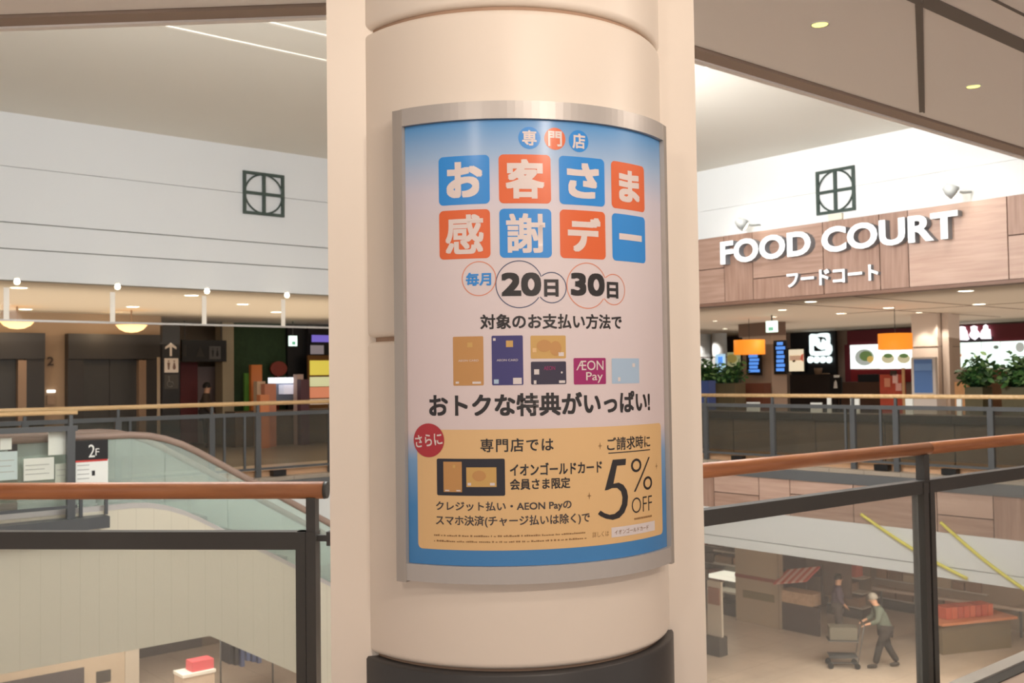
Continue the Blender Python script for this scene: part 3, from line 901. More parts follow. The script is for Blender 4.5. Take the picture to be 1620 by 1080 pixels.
def far_rail(name, label, P, Qp, top, posts, pmat, thin=(), clamps=(), wood=oak_far, hr_r=0.032, pane=None):
    t = thing(name, label, 'railing', up(P, 0))
    d = (Qp - P); L = d.length; d.normalize(); sd = Vector((d.y, -d.x, 0))
    m = MB(); m.tube([up(P, top - hr_r), up(Qp, top - hr_r)], hr_r, 12); m.build('handrail', wood, t)
    m = MB(); m.beam(up(P, top - 0.20), up(Qp, top - 0.20), 0.05, 0.06); m.build('cross_rail', pmat, t)
    m = MB(); m.beam(up(P, 0.13), up(Qp, 0.13), 0.04, 0.035); m.build('foot_rail', pmat, t)
    for k in posts:
        m = MB(); q = P + d * k
        m.beam(up(q, 0.0), up(q, top - 0.17), 0.085, 0.06, 0, sd)
        m.beam(up(q, top - 0.2), up(q, top - 0.05), 0.04, 0.04, 0, sd)
        m.build('post', pmat, t)
    for k in clamps:
        m = MB(); q = P + d * k; m.beam(up(q - d * 0.11, 0.05), up(q + d * 0.11, 0.05), 0.12, 0.09); m.build('foot_clamp', black, t)
    for k in thin:
        m = MB(); q = P + d * k; m.beam(up(q, 0.12), up(q, top - 0.2), 0.035, 0.03, 0, sd); m.build('stile', pmat, t)
    ps = sorted(posts)
    for k0, k1 in zip(ps[:-1], ps[1:]):
        m = MB(); m.beam(up(P + d * (k0 + 0.06), top / 2 - 0.02), up(P + d * (k1 - 0.06), top / 2 - 0.02), 0.012, top - 0.42)
        m.build('glass_pane', pane or glass_far, t)
    return t
# along the far side, left (lift lobby)
pa = [-3.0, -1.5, 0.0, 1.5, 2.95, 3.9, 5.13, 6.52, 7.27, 8.55, 9.9, 11.4, 13.0]
far_rail('railing', 'far glass railing with pale handrail in front of the lift lobby', G(-5, B_, 0), G(A_ - 0.4, B_, 0), 1.175,
         [a + 5 for a in pa], steel_mid, [6.72 + 5, 7.05 + 5, 5.3 + 5], [on_b(440, 735, B_)[0] + 5])
# along the far side, right (food court)
pb_ = [on_a(x, 680, A_)[0] for x in (1117, 1223, 1350, 1418, 1568, 1730)]
bmax = B_ - 0.4
far_rail('railing', 'far glass railing with pale handrail in front of the food court tables', G(A_, bmax, 0), G(A_, 0, 0), 1.16,
         [0.06, bmax - 12.9] + [bmax - b for b in pb_] + [bmax - 3.4, bmax - 1.7], steel_mid, [bmax - pb_[2] - 0.13, bmax - pb_[3] - 0.25], [bmax - on_a(x, 722, A_)[0] for x in (1168, 1396, 1503)])
# railing of the escalator landing
la = on_b(122, 651, 11.84)[0]
far_rail('railing', 'short landing railing with pale handrail ending in front of the escalator signs', G(-3, 11.84, 0), G(la, 11.84, 0), on_b(60, 650.5, 11.84)[1],
         [0.1, 1.9, 3.7, 5.4, la + 3 - 0.07], steel_mid, hr_r=0.024, pane=glass_clear)

# ================================================================== ESCALATOR
struct((lambda m: (m.g(-18, 3.62, 11.96, B_ - 0.42, -0.24, 0.0), m.g(3.62, 4.6, 13.28, B_ - 0.42, -0.24, 0), m)[-1])(MB()).build('floor_landing', floor_far))
m = MB(); m.g(-18, 4.03, 11.72, 11.95, -0.13, 0.0)
struct(m.build('trim_landing_edge', steel_mid))
esc = thing('escalator', 'descending escalator with teal glass balustrades and pale beige side cladding', 'escalator', G(5, 12.6, Z_GR))
SL = math.tan(R(30)); AB = 4.78
def Fz(a): return 0.0 if a <= AB else -(a - AB) * SL
A_END = AB + 5.0 / SL
def prof(a0, a1, step=0.5):
    s = sorted(set([a0, a1] + [x for x in (AB - 0.3, AB, AB + 0.3) if a0 < x < a1]))
    return s
def smoothF(a):
    # gentle bend at the top
    w = 0.42
    if a < AB - w: return 0.0
    if a > AB + w: return -(a - AB) * SL
    t = (a - (AB - w)) / (2 * w)
    return -SL * w * t * t
AS = [-2, 2.9, 4.4, 4.6, 4.8, 5.0, 5.2, 5.4, 5.6, 7, 9, 11, A_END]
def strip(mb, b0, b1, lo, hi, as_, mi=0):
    top = [(a, smoothF(a) + hi) for a in as_]; bot = [(a, smoothF(a) + lo) for a in as_]
    mb.prism(top + bot[::-1], lambda u, v, d: G(u, d, v), b0, b1, mi)
truss_m = joint_mat('beige_cladding', (210, 204, 186), (196, 190, 172), EU, 0.21, 0.006, 0.6)
ab2 = 5.31
poly = [(a, smoothF(a) + 0.03) for a in AS] + [(A_END, Z_GR + 0.0), (ab2 + 3.57 / SL, Z_GR), (ab2, -1.6), (-2, -1.6)]
m = MB(); m.prism(poly, lambda u, v, d: G(u, d, v), 11.96, 12.0)
m.prism(poly, lambda u, v, d: G(u, d, v), 13.22, 13.26)
lowp = [(-2, -1.6), (ab2, -1.6), (ab2 + 3.57 / SL, Z_GR), (ab2 + 3.57 / SL + 0.1, Z_GR), (ab2 + 0.02, -1.55), (-2, -1.55)]
m.prism(lowp, lambda u, v, d: G(u, d, v), 12.0, 13.22)
m.build('side_cladding', truss_m, esc, 'pale beige cladding')
m = MB()
for (b0, b1) in ((12.0, 12.13), (13.09, 13.22)): strip(m, b0, b1, -0.1, 0.09, AS[1:])
m.build('skirt', alu, esc)
sp_ = [(3.6, -0.4), (3.6, 0.0), (4.6, 0.0)]
a = 4.6; zc = 0.0; k = 0
while zc > -4.95:
    drop = 0.05 if k == 0 else (0.12 if k == 1 else 0.21)
    zc -= drop; sp_ += [(a, zc), (a + (drop / SL if k > 1 else 0.38), zc)]
    a = sp_[-1][0]; k += 1
sp_ += [(a, zc - 0.3)] + [(4.9, -0.4)]
m = MB(); m.prism(sp_, lambda u, v, d: G(u, d, v), 12.13, 13.09)
m.build('steps', mat('step_metal', (120, 124, 124), 0.5, 0.3), esc)
rub = mat('escalator_handrail_rubber', (150, 128, 116), 0.5)
for bc in (12.065, 13.155):
    gs = [3.05 + 0.0, 3.6, 4.4, 4.6, 4.8, 5.0, 5.2, 5.4, 5.6]
    a0_ = 5.6
    segs = [(3.15, 4.0), (4.0, 4.8), (4.8, 5.6)] + [(5.6 + 1.3 * i, 5.6 + 1.3 * (i + 1)) for i in range(6)]
    for (s0, s1) in segs:
        as_ = [s0] + [x for x in (4.4, 4.6, 4.8, 5.0, 5.2, 5.4) if s0 < x < s1] + [s1 - 0.008]
        m = MB(); strip(m, bc - 0.006, bc + 0.006, 0.08, 0.84, as_)
        m.build('glass_panel', glass_esc, esc)
    path = []
    for i in range(13):
        t = PI * 1.5 - PI * 1.05 * i / 12
        path.append(G(3.12 + 0.40 * math.cos(t) + 0.0, bc, 0.48 + 0.40 * math.sin(t)))
    path = [G(3.12 - 0.42 * math.sin(PI * i / 10), bc, 0.47 - 0.41 * math.cos(PI * i / 10)) for i in range(11)]
    path += [G(x, bc, smoothF(x) + 0.88) for x in (3.6, 4.2, 4.4, 4.6, 4.8, 5.0, 5.2, 5.4, 5.6, 7, 9, 11, A_END)]
    m = MB(); m.tube(path, 0.042, 10); m.build('handrail', rub, esc, 'greyish brown rubber handrail')
# signs round the head of the escalator
def panel_b(mb, px0, py0, px1, py1, b, th=0.02, mi=0, pad=0):
    pm = (py0 + py1) / 2; xm = (px0 + px1) / 2
    a0, a1 = on_b(px0, pm, b)[0], on_b(px1, pm, b)[0]
    z1, z0 = on_b(xm, py0, b)[1], on_b(xm, py1, b)[1]
    mb.g(a0, a1, b - th, b, z0, z1, mi)
    return a0, a1, z0, z1
def glyph_plane(body, T, x0, y0, x1, y1, bold=0.0, ext=0.0, flip=False):
    vs, fs = text_geo(body, bold, ext)
    vs = fit(vs, x0, y0, x1, y1)
    m = MB(); m.add([T(v.x, v.y, v.z) for v in vs], fs)
    return m
s2 = thing('sign_board', 'black floor sign reading 2F over a white notice at the escalator head', 'sign', G(4, 11.9, 0.4))
m = MB(); p = panel_b(m, 119, 696, 170, 727, 11.90, 0.02); m.build('black_panel', black, s2)
a0, a1 = on_b(140, 712, 11.88)[0], on_b(150, 712, 11.88)[0]
zt_, zb_ = on_b(145, 703, 11.88)[1], on_b(145, 723, 11.88)[1]
glyph_plane('2', lambda u, v, d: G(u, 11.878, v), a0, zb_, a1, zt_).build('figure', white_pl, s2)
a0, a1 = on_b(151, 712, 11.88)[0], on_b(157, 712, 11.88)[0]
zt_, zb_ = on_b(154, 709, 11.88)[1], on_b(154, 720, 11.88)[1]
glyph_plane('F', lambda u, v, d: G(u, 11.878, v), a0, zb_, a1, zt_).build('figure', white_pl, s2)
m = MB(); panel_b(m, 119, 727, 170, 767, 11.90, 0.02, 0); panel_b(m, 119, 727, 170, 730, 11.885, 0.006, 1)
panel_b(m, 145, 744, 150, 752, 11.885, 0.006, 2)
for k in range(4): panel_b(m, 122, 735 + 7 * k, 141, 736.5 + 7 * k, 11.885, 0.006, 3)
m.build('white_notice', [paper, mat('red_strip', (196, 60, 54), 0.6), black, mat('print_grey', (176, 178, 176), 0.7)], s2)
m = MB(); pa0 = on_b(126, 740, 11.9)[0]; m.g(pa0, pa0 + 0.035, 11.902, 11.93, 0.0, 0.85); pa1 = on_b(166, 740, 11.9)[0]; m.g(pa1, pa1 + 0.035, 11.90, 11.93, 0, 0.85)
m.build('stand', steel_mid, s2)
def notice(label, x0, y0, x1, y1, b, mats, lines=0, head=False):
    t = thing('notice', label, 'notice', G(on_b(x0, y1, b)[0], b, on_b(x0, y1, b)[1]))
    m = MB(); panel_b(m, x0, y0, x1, y1, b, 0.012); m.build('sheet', mats, t)
    for k in range(lines):
        yy = y0 + (y1 - y0) * (0.3 + 0.6 * k / max(lines, 1))
        m = MB(); panel_b(m, x0 + 3, yy, x0 + (x1 - x0) * (0.85 - 0.15 * (k % 2)), yy + 1.3, b - 0.012, 0.003); m.build('printed_line', MATS['print_grey'], t)
    return t
notice('blank white sheet on the landing post left of the 2F sign', 76, 675, 108, 719, 11.93, paper)
notice('white printed notice below the blank sheet by the escalator', 37, 724, 85, 759, 11.94, paper, 3)
notice('narrow pale notice between the landing post and printed notice', 87, 733, 109, 763, 11.955, mat('pale_notice', (206, 210, 200), 0.7), 2)
notice('dark board with pink pin mark behind the escalator newel', 12, 690, 76, 721, 12.6, mat('dark_board', (62, 52, 50), 0.6))
notice('small white sheet at the left picture edge above the blue sheet', 0, 693, 18, 711, 11.94, paper)
notice('pale blue printed sheet at the left picture edge', -4, 714, 27, 759, 11.94, mat('pale_blue_sheet', (206, 222, 226), 0.7), 3)

# ================================================================== OVERHEAD: smoke curtain, emblems, lamps
cur = thing('smoke_curtain', 'hanging glass smoke curtain with thin rods above the lift lobby edge', 'smoke curtain', G(4, B_ + 0.3, Z_LOB))
m = MB(); m.g(-12, A_, B_ + 0.30, B_ + 0.31, 2.37, Z_LOB); m.build('glass_sheet', glass_clear, cur)
m = MB(); m.g(-12, A_, B_ + 0.285, B_ + 0.325, 2.345, 2.375); m.build('foot_rail', alu, cur)
for px in (10, 178, 323, 448):
    a0 = on_b(px, 490, B_ + 0.28)[0]
    m = MB(); m.g(a0 - 0.035, a0 + 0.035, B_ + 0.275, B_ + 0.285, 2.37, 2.80); m.build('joint_strip', mat('lit_strip', (244, 238, 228), 0.4), cur)
iron = mat('emblem_iron', (58, 72, 66), 0.5)
def emblem(label, T, u0, u1, z0, z1):
    uc, zc = (u0 + u1) / 2, (z0 + z1) / 2
    t = thing('wall_emblem', label, 'wall emblem', T(uc, z0, 0))
    wd = 0.045
    m = MB()
    for (a, b, c, d) in ((u0, u1, z0, z0 + wd), (u0, u1, z1 - wd, z1), (u0, u0 + wd * (1 if u1 > u0 else -1), z0 + wd, z1 - wd), (u1 - wd * (1 if u1 > u0 else -1), u1, z0 + wd, z1 - wd)):
        m.prism([(a, c), (b, c), (b, d), (a, d)], T, 0.01, 0.045)
    m.build('square_frame', iron, t)
    rad = min(abs(u1 - u0), z1 - z0) / 2 - 0.03
    m = MB(); m.tube([T(uc + rad * math.cos(2 * PI * i / 48) * (abs(u1 - u0) / 2 - 0.03) / rad, zc + ((z1 - z0) / 2 - 0.03) * math.sin(2 * PI * i / 48), 0.028) for i in range(48)], 0.014, 8, closed=True)
    m.build('ring', iron, t)
    m = MB(); m.prism([(uc - wd / 2, z0), (uc + wd / 2, z0), (uc + wd / 2, z1), (uc - wd / 2, z1)], T, 0.008, 0.05); m.build('upright_bar', iron, t)
    m = MB(); m.prism([(u0, zc - wd / 2), (u1, zc - wd / 2), (u1, zc + wd / 2), (u0, zc + wd / 2)], T, 0.006, 0.048); m.build('cross_bar', iron, t)
a0, a1 = on_b(383.5, 307, B_)[0], on_b(448, 307, B_)[0]
z1, z0 = on_b(416, 274, B_)[1], on_b(416, 341, B_)[1]
emblem('dark square emblem with inscribed ring and cross on the left white wall', lambda u, v, d: G(u, B_ - d, v), a0, a1, z0, z1)
b0, b1 = on_a(1293, 302, A_)[0], on_a(1354, 302, A_)[0]
z1, z0 = on_a(1323, 267, A_)[1], on_a(1323, 337, A_)[1]
emblem('square emblem with ring and cross above the FOOD COURT sign', lambda u, v, d: G(A_ - d, u, v), b0, b1, z0, z1)
m = MB(); bb = on_a(1324, 342, A_)[0]; m.g(A_ - 0.06, A_, bb - 0.12, bb + 0.12, 3.9, 4.0)
tag(m.build('junction_box', mat('box_cream', (236, 226, 206), 0.6)), 'small cream box below the emblem on the timber top edge', 'junction box')

# FOOD COURT letters
letter_shade = mat('letter_return_shade', (132, 136, 142), 0.5)  # grey paints in the shade beneath the lit letters
def sign_letters(name, label, body, px0, px1, zt_, zb_, plane, ext, bold, m_face, part):
    b0, b1 = on_a(px0, 400, plane)[0], on_a(px1, 400, plane)[0]
    full, _ = text_geo(body, bold)
    X0, X1 = min(v.x for v in full), max(v.x for v in full)
    sx = (b1 - b0) / (X1 - X0)
    Y0, Y1 = min(v.y for v in full), max(v.y for v in full)
    sz = (zt_ - zb_) / (Y1 - Y0)
    t = thing(name, label, 'sign', G(plane, (b0 + b1) / 2, zb_))
    for i, ch in enumerate(body):
        if ch == ' ': continue
        pre, _ = text_geo(body[:i + 1], bold)
        own, fs = text_geo(ch, bold, 0.5)
        dx = max(v.x for v in pre) - max(v.x for v in own)
        m = MB(); m.add([G(plane - (v.z) * ext, b0 + (v.x + dx - X0) * sx, zb_ + (v.y - Y0) * sz) for v in own], fs)
        for q, f in enumerate(m.f):             # shade of the letters painted grey on their returns
            e1 = m.v[f[1]] - m.v[f[0]]; e2 = m.v[f[2]] - m.v[f[0]]
            if abs(e1.cross(e2).normalized().dot(EU)) < 0.7: m.m[q] = 1
        m.build(part, [m_face, letter_shade], t)
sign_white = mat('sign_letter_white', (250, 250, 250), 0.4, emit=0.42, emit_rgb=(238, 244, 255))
zt_, zb_ = on_a(1144, 383, A_ - 0.12)[1], on_a(1144, 419.5, A_ - 0.12)[1]
sign_letters('wall_sign', 'large white FOOD COURT letters on the timber fascia', 'FOOD COURT', 1144, 1521, zt_, zb_, A_ - 0.12, 0.16, 0.032, sign_white, 'letter')
zt_, zb_ = on_a(1255, 431, A_ - 0.10)[1], on_a(1255, 455, A_ - 0.10)[1]
sign_letters('wall_sign', 'small white Japanese food court letters beneath the FOOD COURT letters', 'フードコート', 1246, 1391, zt_, zb_, A_ - 0.10, 0.09, 0.028, sign_white, 'letter')
# lamps on arms washing the sign
for (px, py, lab) in ((1176, 352, 'left arm lamp on the white wall above letter F of FOOD COURT'), (1508, 299, 'right arm lamp on the white wall above letter T of FOOD COURT')):
    bb, zz = on_a(px, py, A_ - 0.35)
    t = thing('arm_lamp', lab, 'wall lamp', G(A_, bb, zz + 0.02))
    m = MB(); m.tube([G(A_ - 0.03, bb - 0.10, zz - 0.02), G(A_ - 0.2, bb - 0.06, zz - 0.04), G(A_ - 0.36, bb, zz - 0.02)], 0.018, 8); m.build('arm', mat('lamp_grey', (168, 172, 172), 0.4), t)
    m = MB(); m.tube([G(A_ - 0.30, bb, zz - 0.05), G(A_ - 0.36, bb + 0.05, zz), G(A_ - 0.40, bb + 0.1, zz + 0.05)], [0.10, 0.09, 0.05], 14); m.build('head', MATS['lamp_grey'], t)
    m = MB(); m.tube([G(A_ - 0.285, bb - 0.01, zz - 0.058), G(A_ - 0.30, bb, zz - 0.05)], [0.06, 0.08], 14); m.build('lens', lamp_lit, t)
    spot('sign_wash', G(A_ - 0.9, bb, zz + 0.35), G(A_ - 0.05, bb - 0.1, 3.3), 26, 130, (1, 0.92, 0.82), 0.12, 1.0)

# downlights
def downlight(label, px, py, z, r, lens, grp=None, power=0, col=(1, 0.86, 0.7)):
    a, b = on_z(px, py, z)
    p = G(a, b, z)
    t = thing('downlight', label, 'downlight', p, grp)
    m = MB(); m.lathe([(r * 1.02, z - 0.001), (r * 1.25, z - 0.006), (r * 1.25, z)], p.x, p.y, 24); m.build('trim_ring', white_pl, t)
    m = MB(); m.lathe([(0.001, z - 0.004), (r, z - 0.004), (r, z)], p.x, p.y, 24); m.build('lens', lens, t)
    if power:
        spot('downlight_beam', p - Vector((0, 0, 0.03)), p - Vector((0, 0, 2)), power, 140, col, r * 0.8, 0.9)
downlight('small yellowish downlight in the gallery ceiling nearer the pillar', 1297, 38, Z_SOF, 0.028, lamp_yg)
downlight('small yellowish downlight in the gallery ceiling near the right picture edge', 1540, 136, Z_SOF, 0.028, lamp_yg)
for (px, py, w_, lab) in ((30, 455, 28, 'large round downlight close behind the left bulkhead, leftmost of its row'), (40.5, 489, 22, 'round downlight seen through glass above the left lift'),
                          (210, 485, 22, 'round downlight above the right lift doors'), (303, 467, 24, 'large round downlight behind the bulkhead over the restroom sign'),
                          (384, 481, 21, 'round downlight over the green wall'), (437, 493.5, 19, 'round downlight over the food stall')):
    a, b = on_z(px, py, Z_LOB); d = G(a, b).y
    downlight(lab, px, py, Z_LOB, w_ * d / FPX / 2 * 0.85, lamp_lit, 'lobby ceiling downlights', 40)
for (px, py, lab) in ((27, 445.5, 'tiny bright lamp behind the bulkhead, first from the left'), (186, 453.5, 'tiny bright lamp behind the bulkhead, second from the left'),
                      (327.5, 460.5, 'tiny bright lamp behind the bulkhead, third from the left'), (454, 467, 'tiny bright lamp behind the bulkhead, nearest the pillar')):
    a, b = on_z(px, py, Z_LOB - 0.06); p = G(a, b, Z_LOB - 0.06)
    t = thing('bulkhead_lamp', lab, 'ceiling lamp', G(a, b, Z_LOB), 'tiny lamps behind the bulkhead')
    m = MB(); m.lathe([(0.001, Z_LOB - 0.10), (0.03, Z_LOB - 0.09), (0.04, Z_LOB - 0.06), (0.03, Z_LOB - 0.03), (0.02, Z_LOB - 0.02)], p.x, p.y, 14); m.build('bulb', lamp_lit, t)
    m = MB(); m.lathe([(0.03, Z_LOB - 0.02), (0.03, Z_LOB)], p.x, p.y, 14); m.build('socket', white_pl, t)
for (px, py, w_, lab, pw) in ((1282.5, 477, 21, 'round food court downlight left under the timber fascia', 40), (1237.8, 490, 15, 'small food court downlight above the square brown column', 20),
                          (1331, 495.8, 18, 'round food court downlight above the black menu wall', 40), (1354, 466, 18, 'round food court downlight touching the timber edge', 40),
                          (1528, 460, 26, 'largest food court downlight near the right picture edge', 50), (1549, 481, 21, 'round food court downlight above the red fascia', 40),
                          (1406, 486.7, 19, 'round food court downlight above the bowl menu boards', 40), (1454, 494, 11, 'small bright spot in front of the pale column', 30),
                          (1224, 501, 11, 'small bright spot above the hanging exit sign', 20), (1147, 519.7, 9, 'tiny spot above the planter leaves', 15), (1131, 507.5, 8, 'tiny spot nearest the pillar in the food court', 15)):
    a, b = on_z(px, py, Z_FC); d = min(G(a, b).y, 26)
    if a > 26.9: continue
    downlight(lab, px, py, Z_FC, w_ * d / FPX / 2 * 0.85, lamp_lit, 'food court downlights', pw)
# slim metal spotlight peeping below the gallery ceiling edge, upper left
p0 = CAM + ray(318, 22) * 4.5; p1 = CAM + ray(331, 12) * 4.5
t = thing('spotlight', 'slim metallic tube spotlight peeping below the ceiling edge, upper left', 'spotlight', p1)
m = MB(); m.tube([p0, p0 + (p1 - p0) * 0.35, p1], [0.013, 0.015, 0.012], 12); m.build('barrel', mat('teal_metal', (140, 164, 158), 0.25, 0.7), t)
m = MB(); m.tube([p1, p1 + Vector((0.03, 0.0, 0.08)), p1 + Vector((0.08, -0.2, 0.35))], 0.006, 8); m.build('stem', steel_mid, t)
m = MB(); m.tube([p0 - (p1 - p0).normalized() * 0.006, p0], [0.006, 0.012], 12); m.build('lens', white_lit, t)

# ================================================================== LIFT LOBBY
m = MB(); m.g(-14, 8.3, 21.07, 21.35, 0, Z_LOB)
struct(m.build('wall_lobby_back', brown_wall))
m = MB(); m.g(8.3, 15.5, 24.0, 24.3, 0, Z_LOB)
struct(m.build('wall_lobby_deep', mat('corridor_wall', (150, 132, 112), 0.6)))
m = MB(); m.g(8.30, 8.42, 21.35, 24.0, 0, Z_LOB)
struct(m.build('wall_corridor_left', mat('corridor_wall', (150, 132, 112), 0.6)))
lift_door = mat('lift_door_grey', (66, 64, 62), 0.35, 0.4)
jamb_m = mat('lift_jamb_brown', (146, 120, 98), 0.4, 0.2)
def lift(label, a0, a1, d0, d1, right):
    t = thing('lift_entrance', label, 'lift', G((a0 + a1) / 2, 21.0, 0))
    m = MB(); m.g(a0, a1, 20.82, 21.05, 1.97, 2.47); m.build('header', dark_wall, t)
    m = MB(); m.g(a0, d0, 20.86, 21.05, 0, 1.97); m.build('jamb', dark_wall, t)
    m = MB(); m.g(d1 + 0.15, a1, 20.86, 21.05, 0, 1.97); m.build('jamb', dark_wall, t)
    m = MB(); m.g(d1, d1 + 0.15, 20.84, 21.05, 0, 1.95); m.build('door_post', jamb_m, t)
    dm = (d0 + d1) / 2
    m = MB(); m.g(d0, dm - 0.004, 20.98, 21.04, 0, 1.97); m.build('door', lift_door, t)
    m = MB(); m.g(dm + 0.004, d1, 20.98, 21.04, 0, 1.97); m.build('door', lift_door, t)
lift('dark lift entrance at the left picture edge', 3.5, 5.93, 4.2, 5.45, 0)
lift('dark lift entrance to the right of the brown pier marked 2', 6.36, 8.285, 6.66, 7.75, 0)
g2 = glyph_plane('2', lambda u, v, d: G(u, 21.035, v), on_b(75.5, 571, 21)[0], on_b(80, 578, 21)[1], on_b(86, 571, 21)[0], on_b(80, 564, 21)[1], 0.02, 0).build('wall_figure', mat('dark_brown_figure', (62, 44, 32), 0.5))
tag(g2, 'dark figure 2 on the brown pier between the lifts', 'figure')
t = thing('call_panel', 'lift call panel with lit button on the brown pier below figure 2', 'call panel', G(6.1, 21.03, 1.1))
m = MB(); panel_b(m, 74, 625, 87, 640, 21.045, 0.02); m.build('plate', jamb_m, t)
m = MB(); panel_b(m, 74, 616.5, 87, 621, 21.045, 0.03); m.build('lit_indicator', white_lit, t)
for (px, py, lab) in ((27, 513, 'glowing bowl lamp above the left lift entrance'), (208, 519, 'glowing bowl lamp above the right lift entrance')):
    a, z = on_b(px, py, 19.6)
    p = G(a, 19.6, z)
    t = thing('bowl_lamp', lab, 'ceiling lamp', G(a, 19.6, Z_LOB), 'bowl lamps before the lifts')
    m = MB(); m.lathe([(0.001, z - 0.085), (0.12, z - 0.07), (0.22, z - 0.02), (0.29, z + 0.06), (0.27, z + 0.06), (0.001, z + 0.02)], p.x, p.y, 28); m.build('bowl', mat('lit_bowl', (255, 206, 140), 0.5, emit=1.3), t)
    m = MB(); m.lathe([(0.015, z + 0.0), (0.015, Z_LOB)], p.x, p.y, 10); m.build('stem', jamb_m, t)
    spot('bowl_glow', G(a, 20.0, z + 0.08), G(a, 21.1, z + 0.12), 14, 150, (1, 0.72, 0.42), 0.05, 1.0)
# pylon sign and hanging sign for the restrooms
sgn_grey = mat('sign_pale', (206, 196, 186), 0.6)
sgn_dim = mat('sign_dim', (96, 94, 92), 0.6)
t = thing('sign_pylon', 'black upright sign with up arrow and restroom pictogram beside the lift', 'sign', G(8.1, 20, 0))
m = MB(); a0, a1 = on_b(257, 570, 20)[0], on_b(284.5, 570, 20)[0]; m.g(a0, a1, 20, 20.12, 0, 2.62); m.build('board', black, t)
ac = on_b(270.5, 553, 19.99)[0]; z0, z1 = on_b(271, 563, 19.99)[1], on_b(271, 542, 19.99)[1]
hw = 0.115
m = MB(); m.prism([(ac - 0.022, z0), (ac + 0.022, z0), (ac + 0.022, z1 - 0.08), (ac + hw, z1 - 0.13), (ac + hw, z1 - 0.085), (ac, z1), (ac - hw, z1 - 0.085), (ac - hw, z1 - 0.13), (ac - 0.022, z1 - 0.08)], lambda u, v, d: G(u, 20 - d, v), 0, 0.006)
m.build('arrow', sgn_grey, t)
def wc_pict(mb_box, px0, py0, px1, py1, b, parent, box_m, fig_m):
    m = MB(); q = panel_b(m, px0, py0, px1, py1, b, 0.006); o = m.build('pictogram', box_m, parent)
    a0, a1, z0, z1 = q; W_, H_ = a1 - a0, z1 - z0
    for k, s in ((0.3, 1), (0.7, -1)):
        c = a0 + W_ * k
        m = MB()
        T = lambda u, v, d: G(u, b - 0.006 - d, v)
        m.prism([(c + W_ * 0.055 * math.cos(2 * PI * i / 12), z0 + H_ * 0.80 + W_ * 0.055 * math.sin(2 * PI * i / 12)) for i in range(12)], T, 0, 0.003)
        if s > 0: m.prism([(c - W_ * 0.10, z0 + H_ * 0.70), (c + W_ * 0.10, z0 + H_ * 0.70), (c + W_ * 0.05, z0 + H_ * 0.2), (c - W_ * 0.05, z0 + H_ * 0.2)], T, 0, 0.003)
        else: m.prism([(c - W_ * 0.04, z0 + H_ * 0.70), (c + W_ * 0.04, z0 + H_ * 0.70), (c + W_ * 0.12, z0 + H_ * 0.34), (c + W_ * 0.05, z0 + H_ * 0.2), (c - W_ * 0.05, z0 + H_ * 0.2), (c - W_ * 0.12, z0 + H_ * 0.34)], T, 0, 0.003)
        m.build('figure', fig_m, o)
wc_pict(None, 260, 566.5, 282, 589, 20, t, sgn_grey, mat('fig_brown', (110, 86, 76), 0.6))
m = MB(); panel_b(m, 260, 592, 282, 615, 20, 0.004, 0); m.build('pictogram', mat('sign_dark_tile', (58, 54, 50), 0.6), t)
ac = on_b(270, 604, 19.98)[0]; zc = on_b(270, 604, 19.98)[1]
m = MB(); T = lambda u, v, d: G(u, 19.994 - d, v)
m.prism([(ac - 0.03 + 0.018 * math.cos(2 * PI * i / 10), zc + 0.10 + 0.018 * math.sin(2 * PI * i / 10)) for i in range(10)], T, 0, 0.004)
m.tube([G(ac - 0.03, 19.99, zc + 0.07), G(ac - 0.025, 19.99, zc), G(ac + 0.04, 19.99, zc - 0.005), G(ac + 0.07, 19.99, zc - 0.09)], 0.012, 6)
m.tube([G(ac - 0.01 + 0.06 * math.cos(t_), 19.99, zc - 0.04 + 0.06 * math.sin(t_)) for t_ in [PI * 0.6 + i * PI * 1.2 / 10 for i in range(11)]], 0.008, 6)
m.build('wheelchair_mark', sgn_dim, t)
m = MB(); a0 = on_b(250, 590, 20.5)[0]; a1 = on_b(257, 590, 20.5)[0]; m.g(a0, a1, 20.5, 20.56, 0, 2.0)
tag(m.build('light_post', mat('pale_post', (196, 180, 160), 0.5)), 'thin pale upright post between lift and arrow sign', 'post')
t = thing('hanging_sign', 'wide black restroom sign hanging over the corridor door', 'sign', G(9.8, 22.5, 2.0))
m = MB(); panel_b(m, 286, 538, 356, 572, 22.5, 0.08); m.build('board', black, t)
wc_pict(None, 331, 547.5, 349, 568, 22.42, t, sgn_dim, mat('fig_dark', (40, 38, 38), 0.6))
m = MB(); panel_b(m, 290, 546, 295, 564, 22.42, 0.004); m.build('pictogram', mat('sign_dark_tile', (58, 54, 50), 0.6), t)
ac, zc = on_b(317, 556, 22.41)
m = MB(); m.prism([(ac, zc + 0.13), (ac + 0.10, zc - 0.12), (ac - 0.10, zc - 0.12)], lambda u, v, d: G(u, 22.418 - d, v), 0, 0.004); m.build('pictogram', mat('sign_dark_tile', (58, 54, 50), 0.6), t)
for px in (292, 350):
    m = MB(); a0 = on_b(px, 530, 22.46)[0]; m.g(a0 - 0.01, a0 + 0.01, 22.45, 22.47, 2.4, Z_LOB)
    m.build('hanger', steel_dark, t)
m = MB(); panel_b(m, 283, 573, 310, 700, 23.4, 0.10)
tag(m.build('red_partition', mat('maroon_panel', (112, 46, 50), 0.5, noise=0.15, scale=3)), 'maroon partition under the hanging restroom sign', 'partition')
m = MB(); panel_b(m, 310, 580, 353, 700, 23.6, 0.05)
struct(m.build('door_1', mat('grey_mauve_door', (150, 132, 130), 0.5)))
m = MB(); m.g(on_b(352, 560, 22.6)[0], on_b(370, 560, 22.6)[0], 22.6, 23.0, 0, Z_LOB)
tag(m.build('wall_pier', mat('beige_pier', (176, 160, 132), 0.6)), 'beige pier between the corridor door and green wall', 'pier')
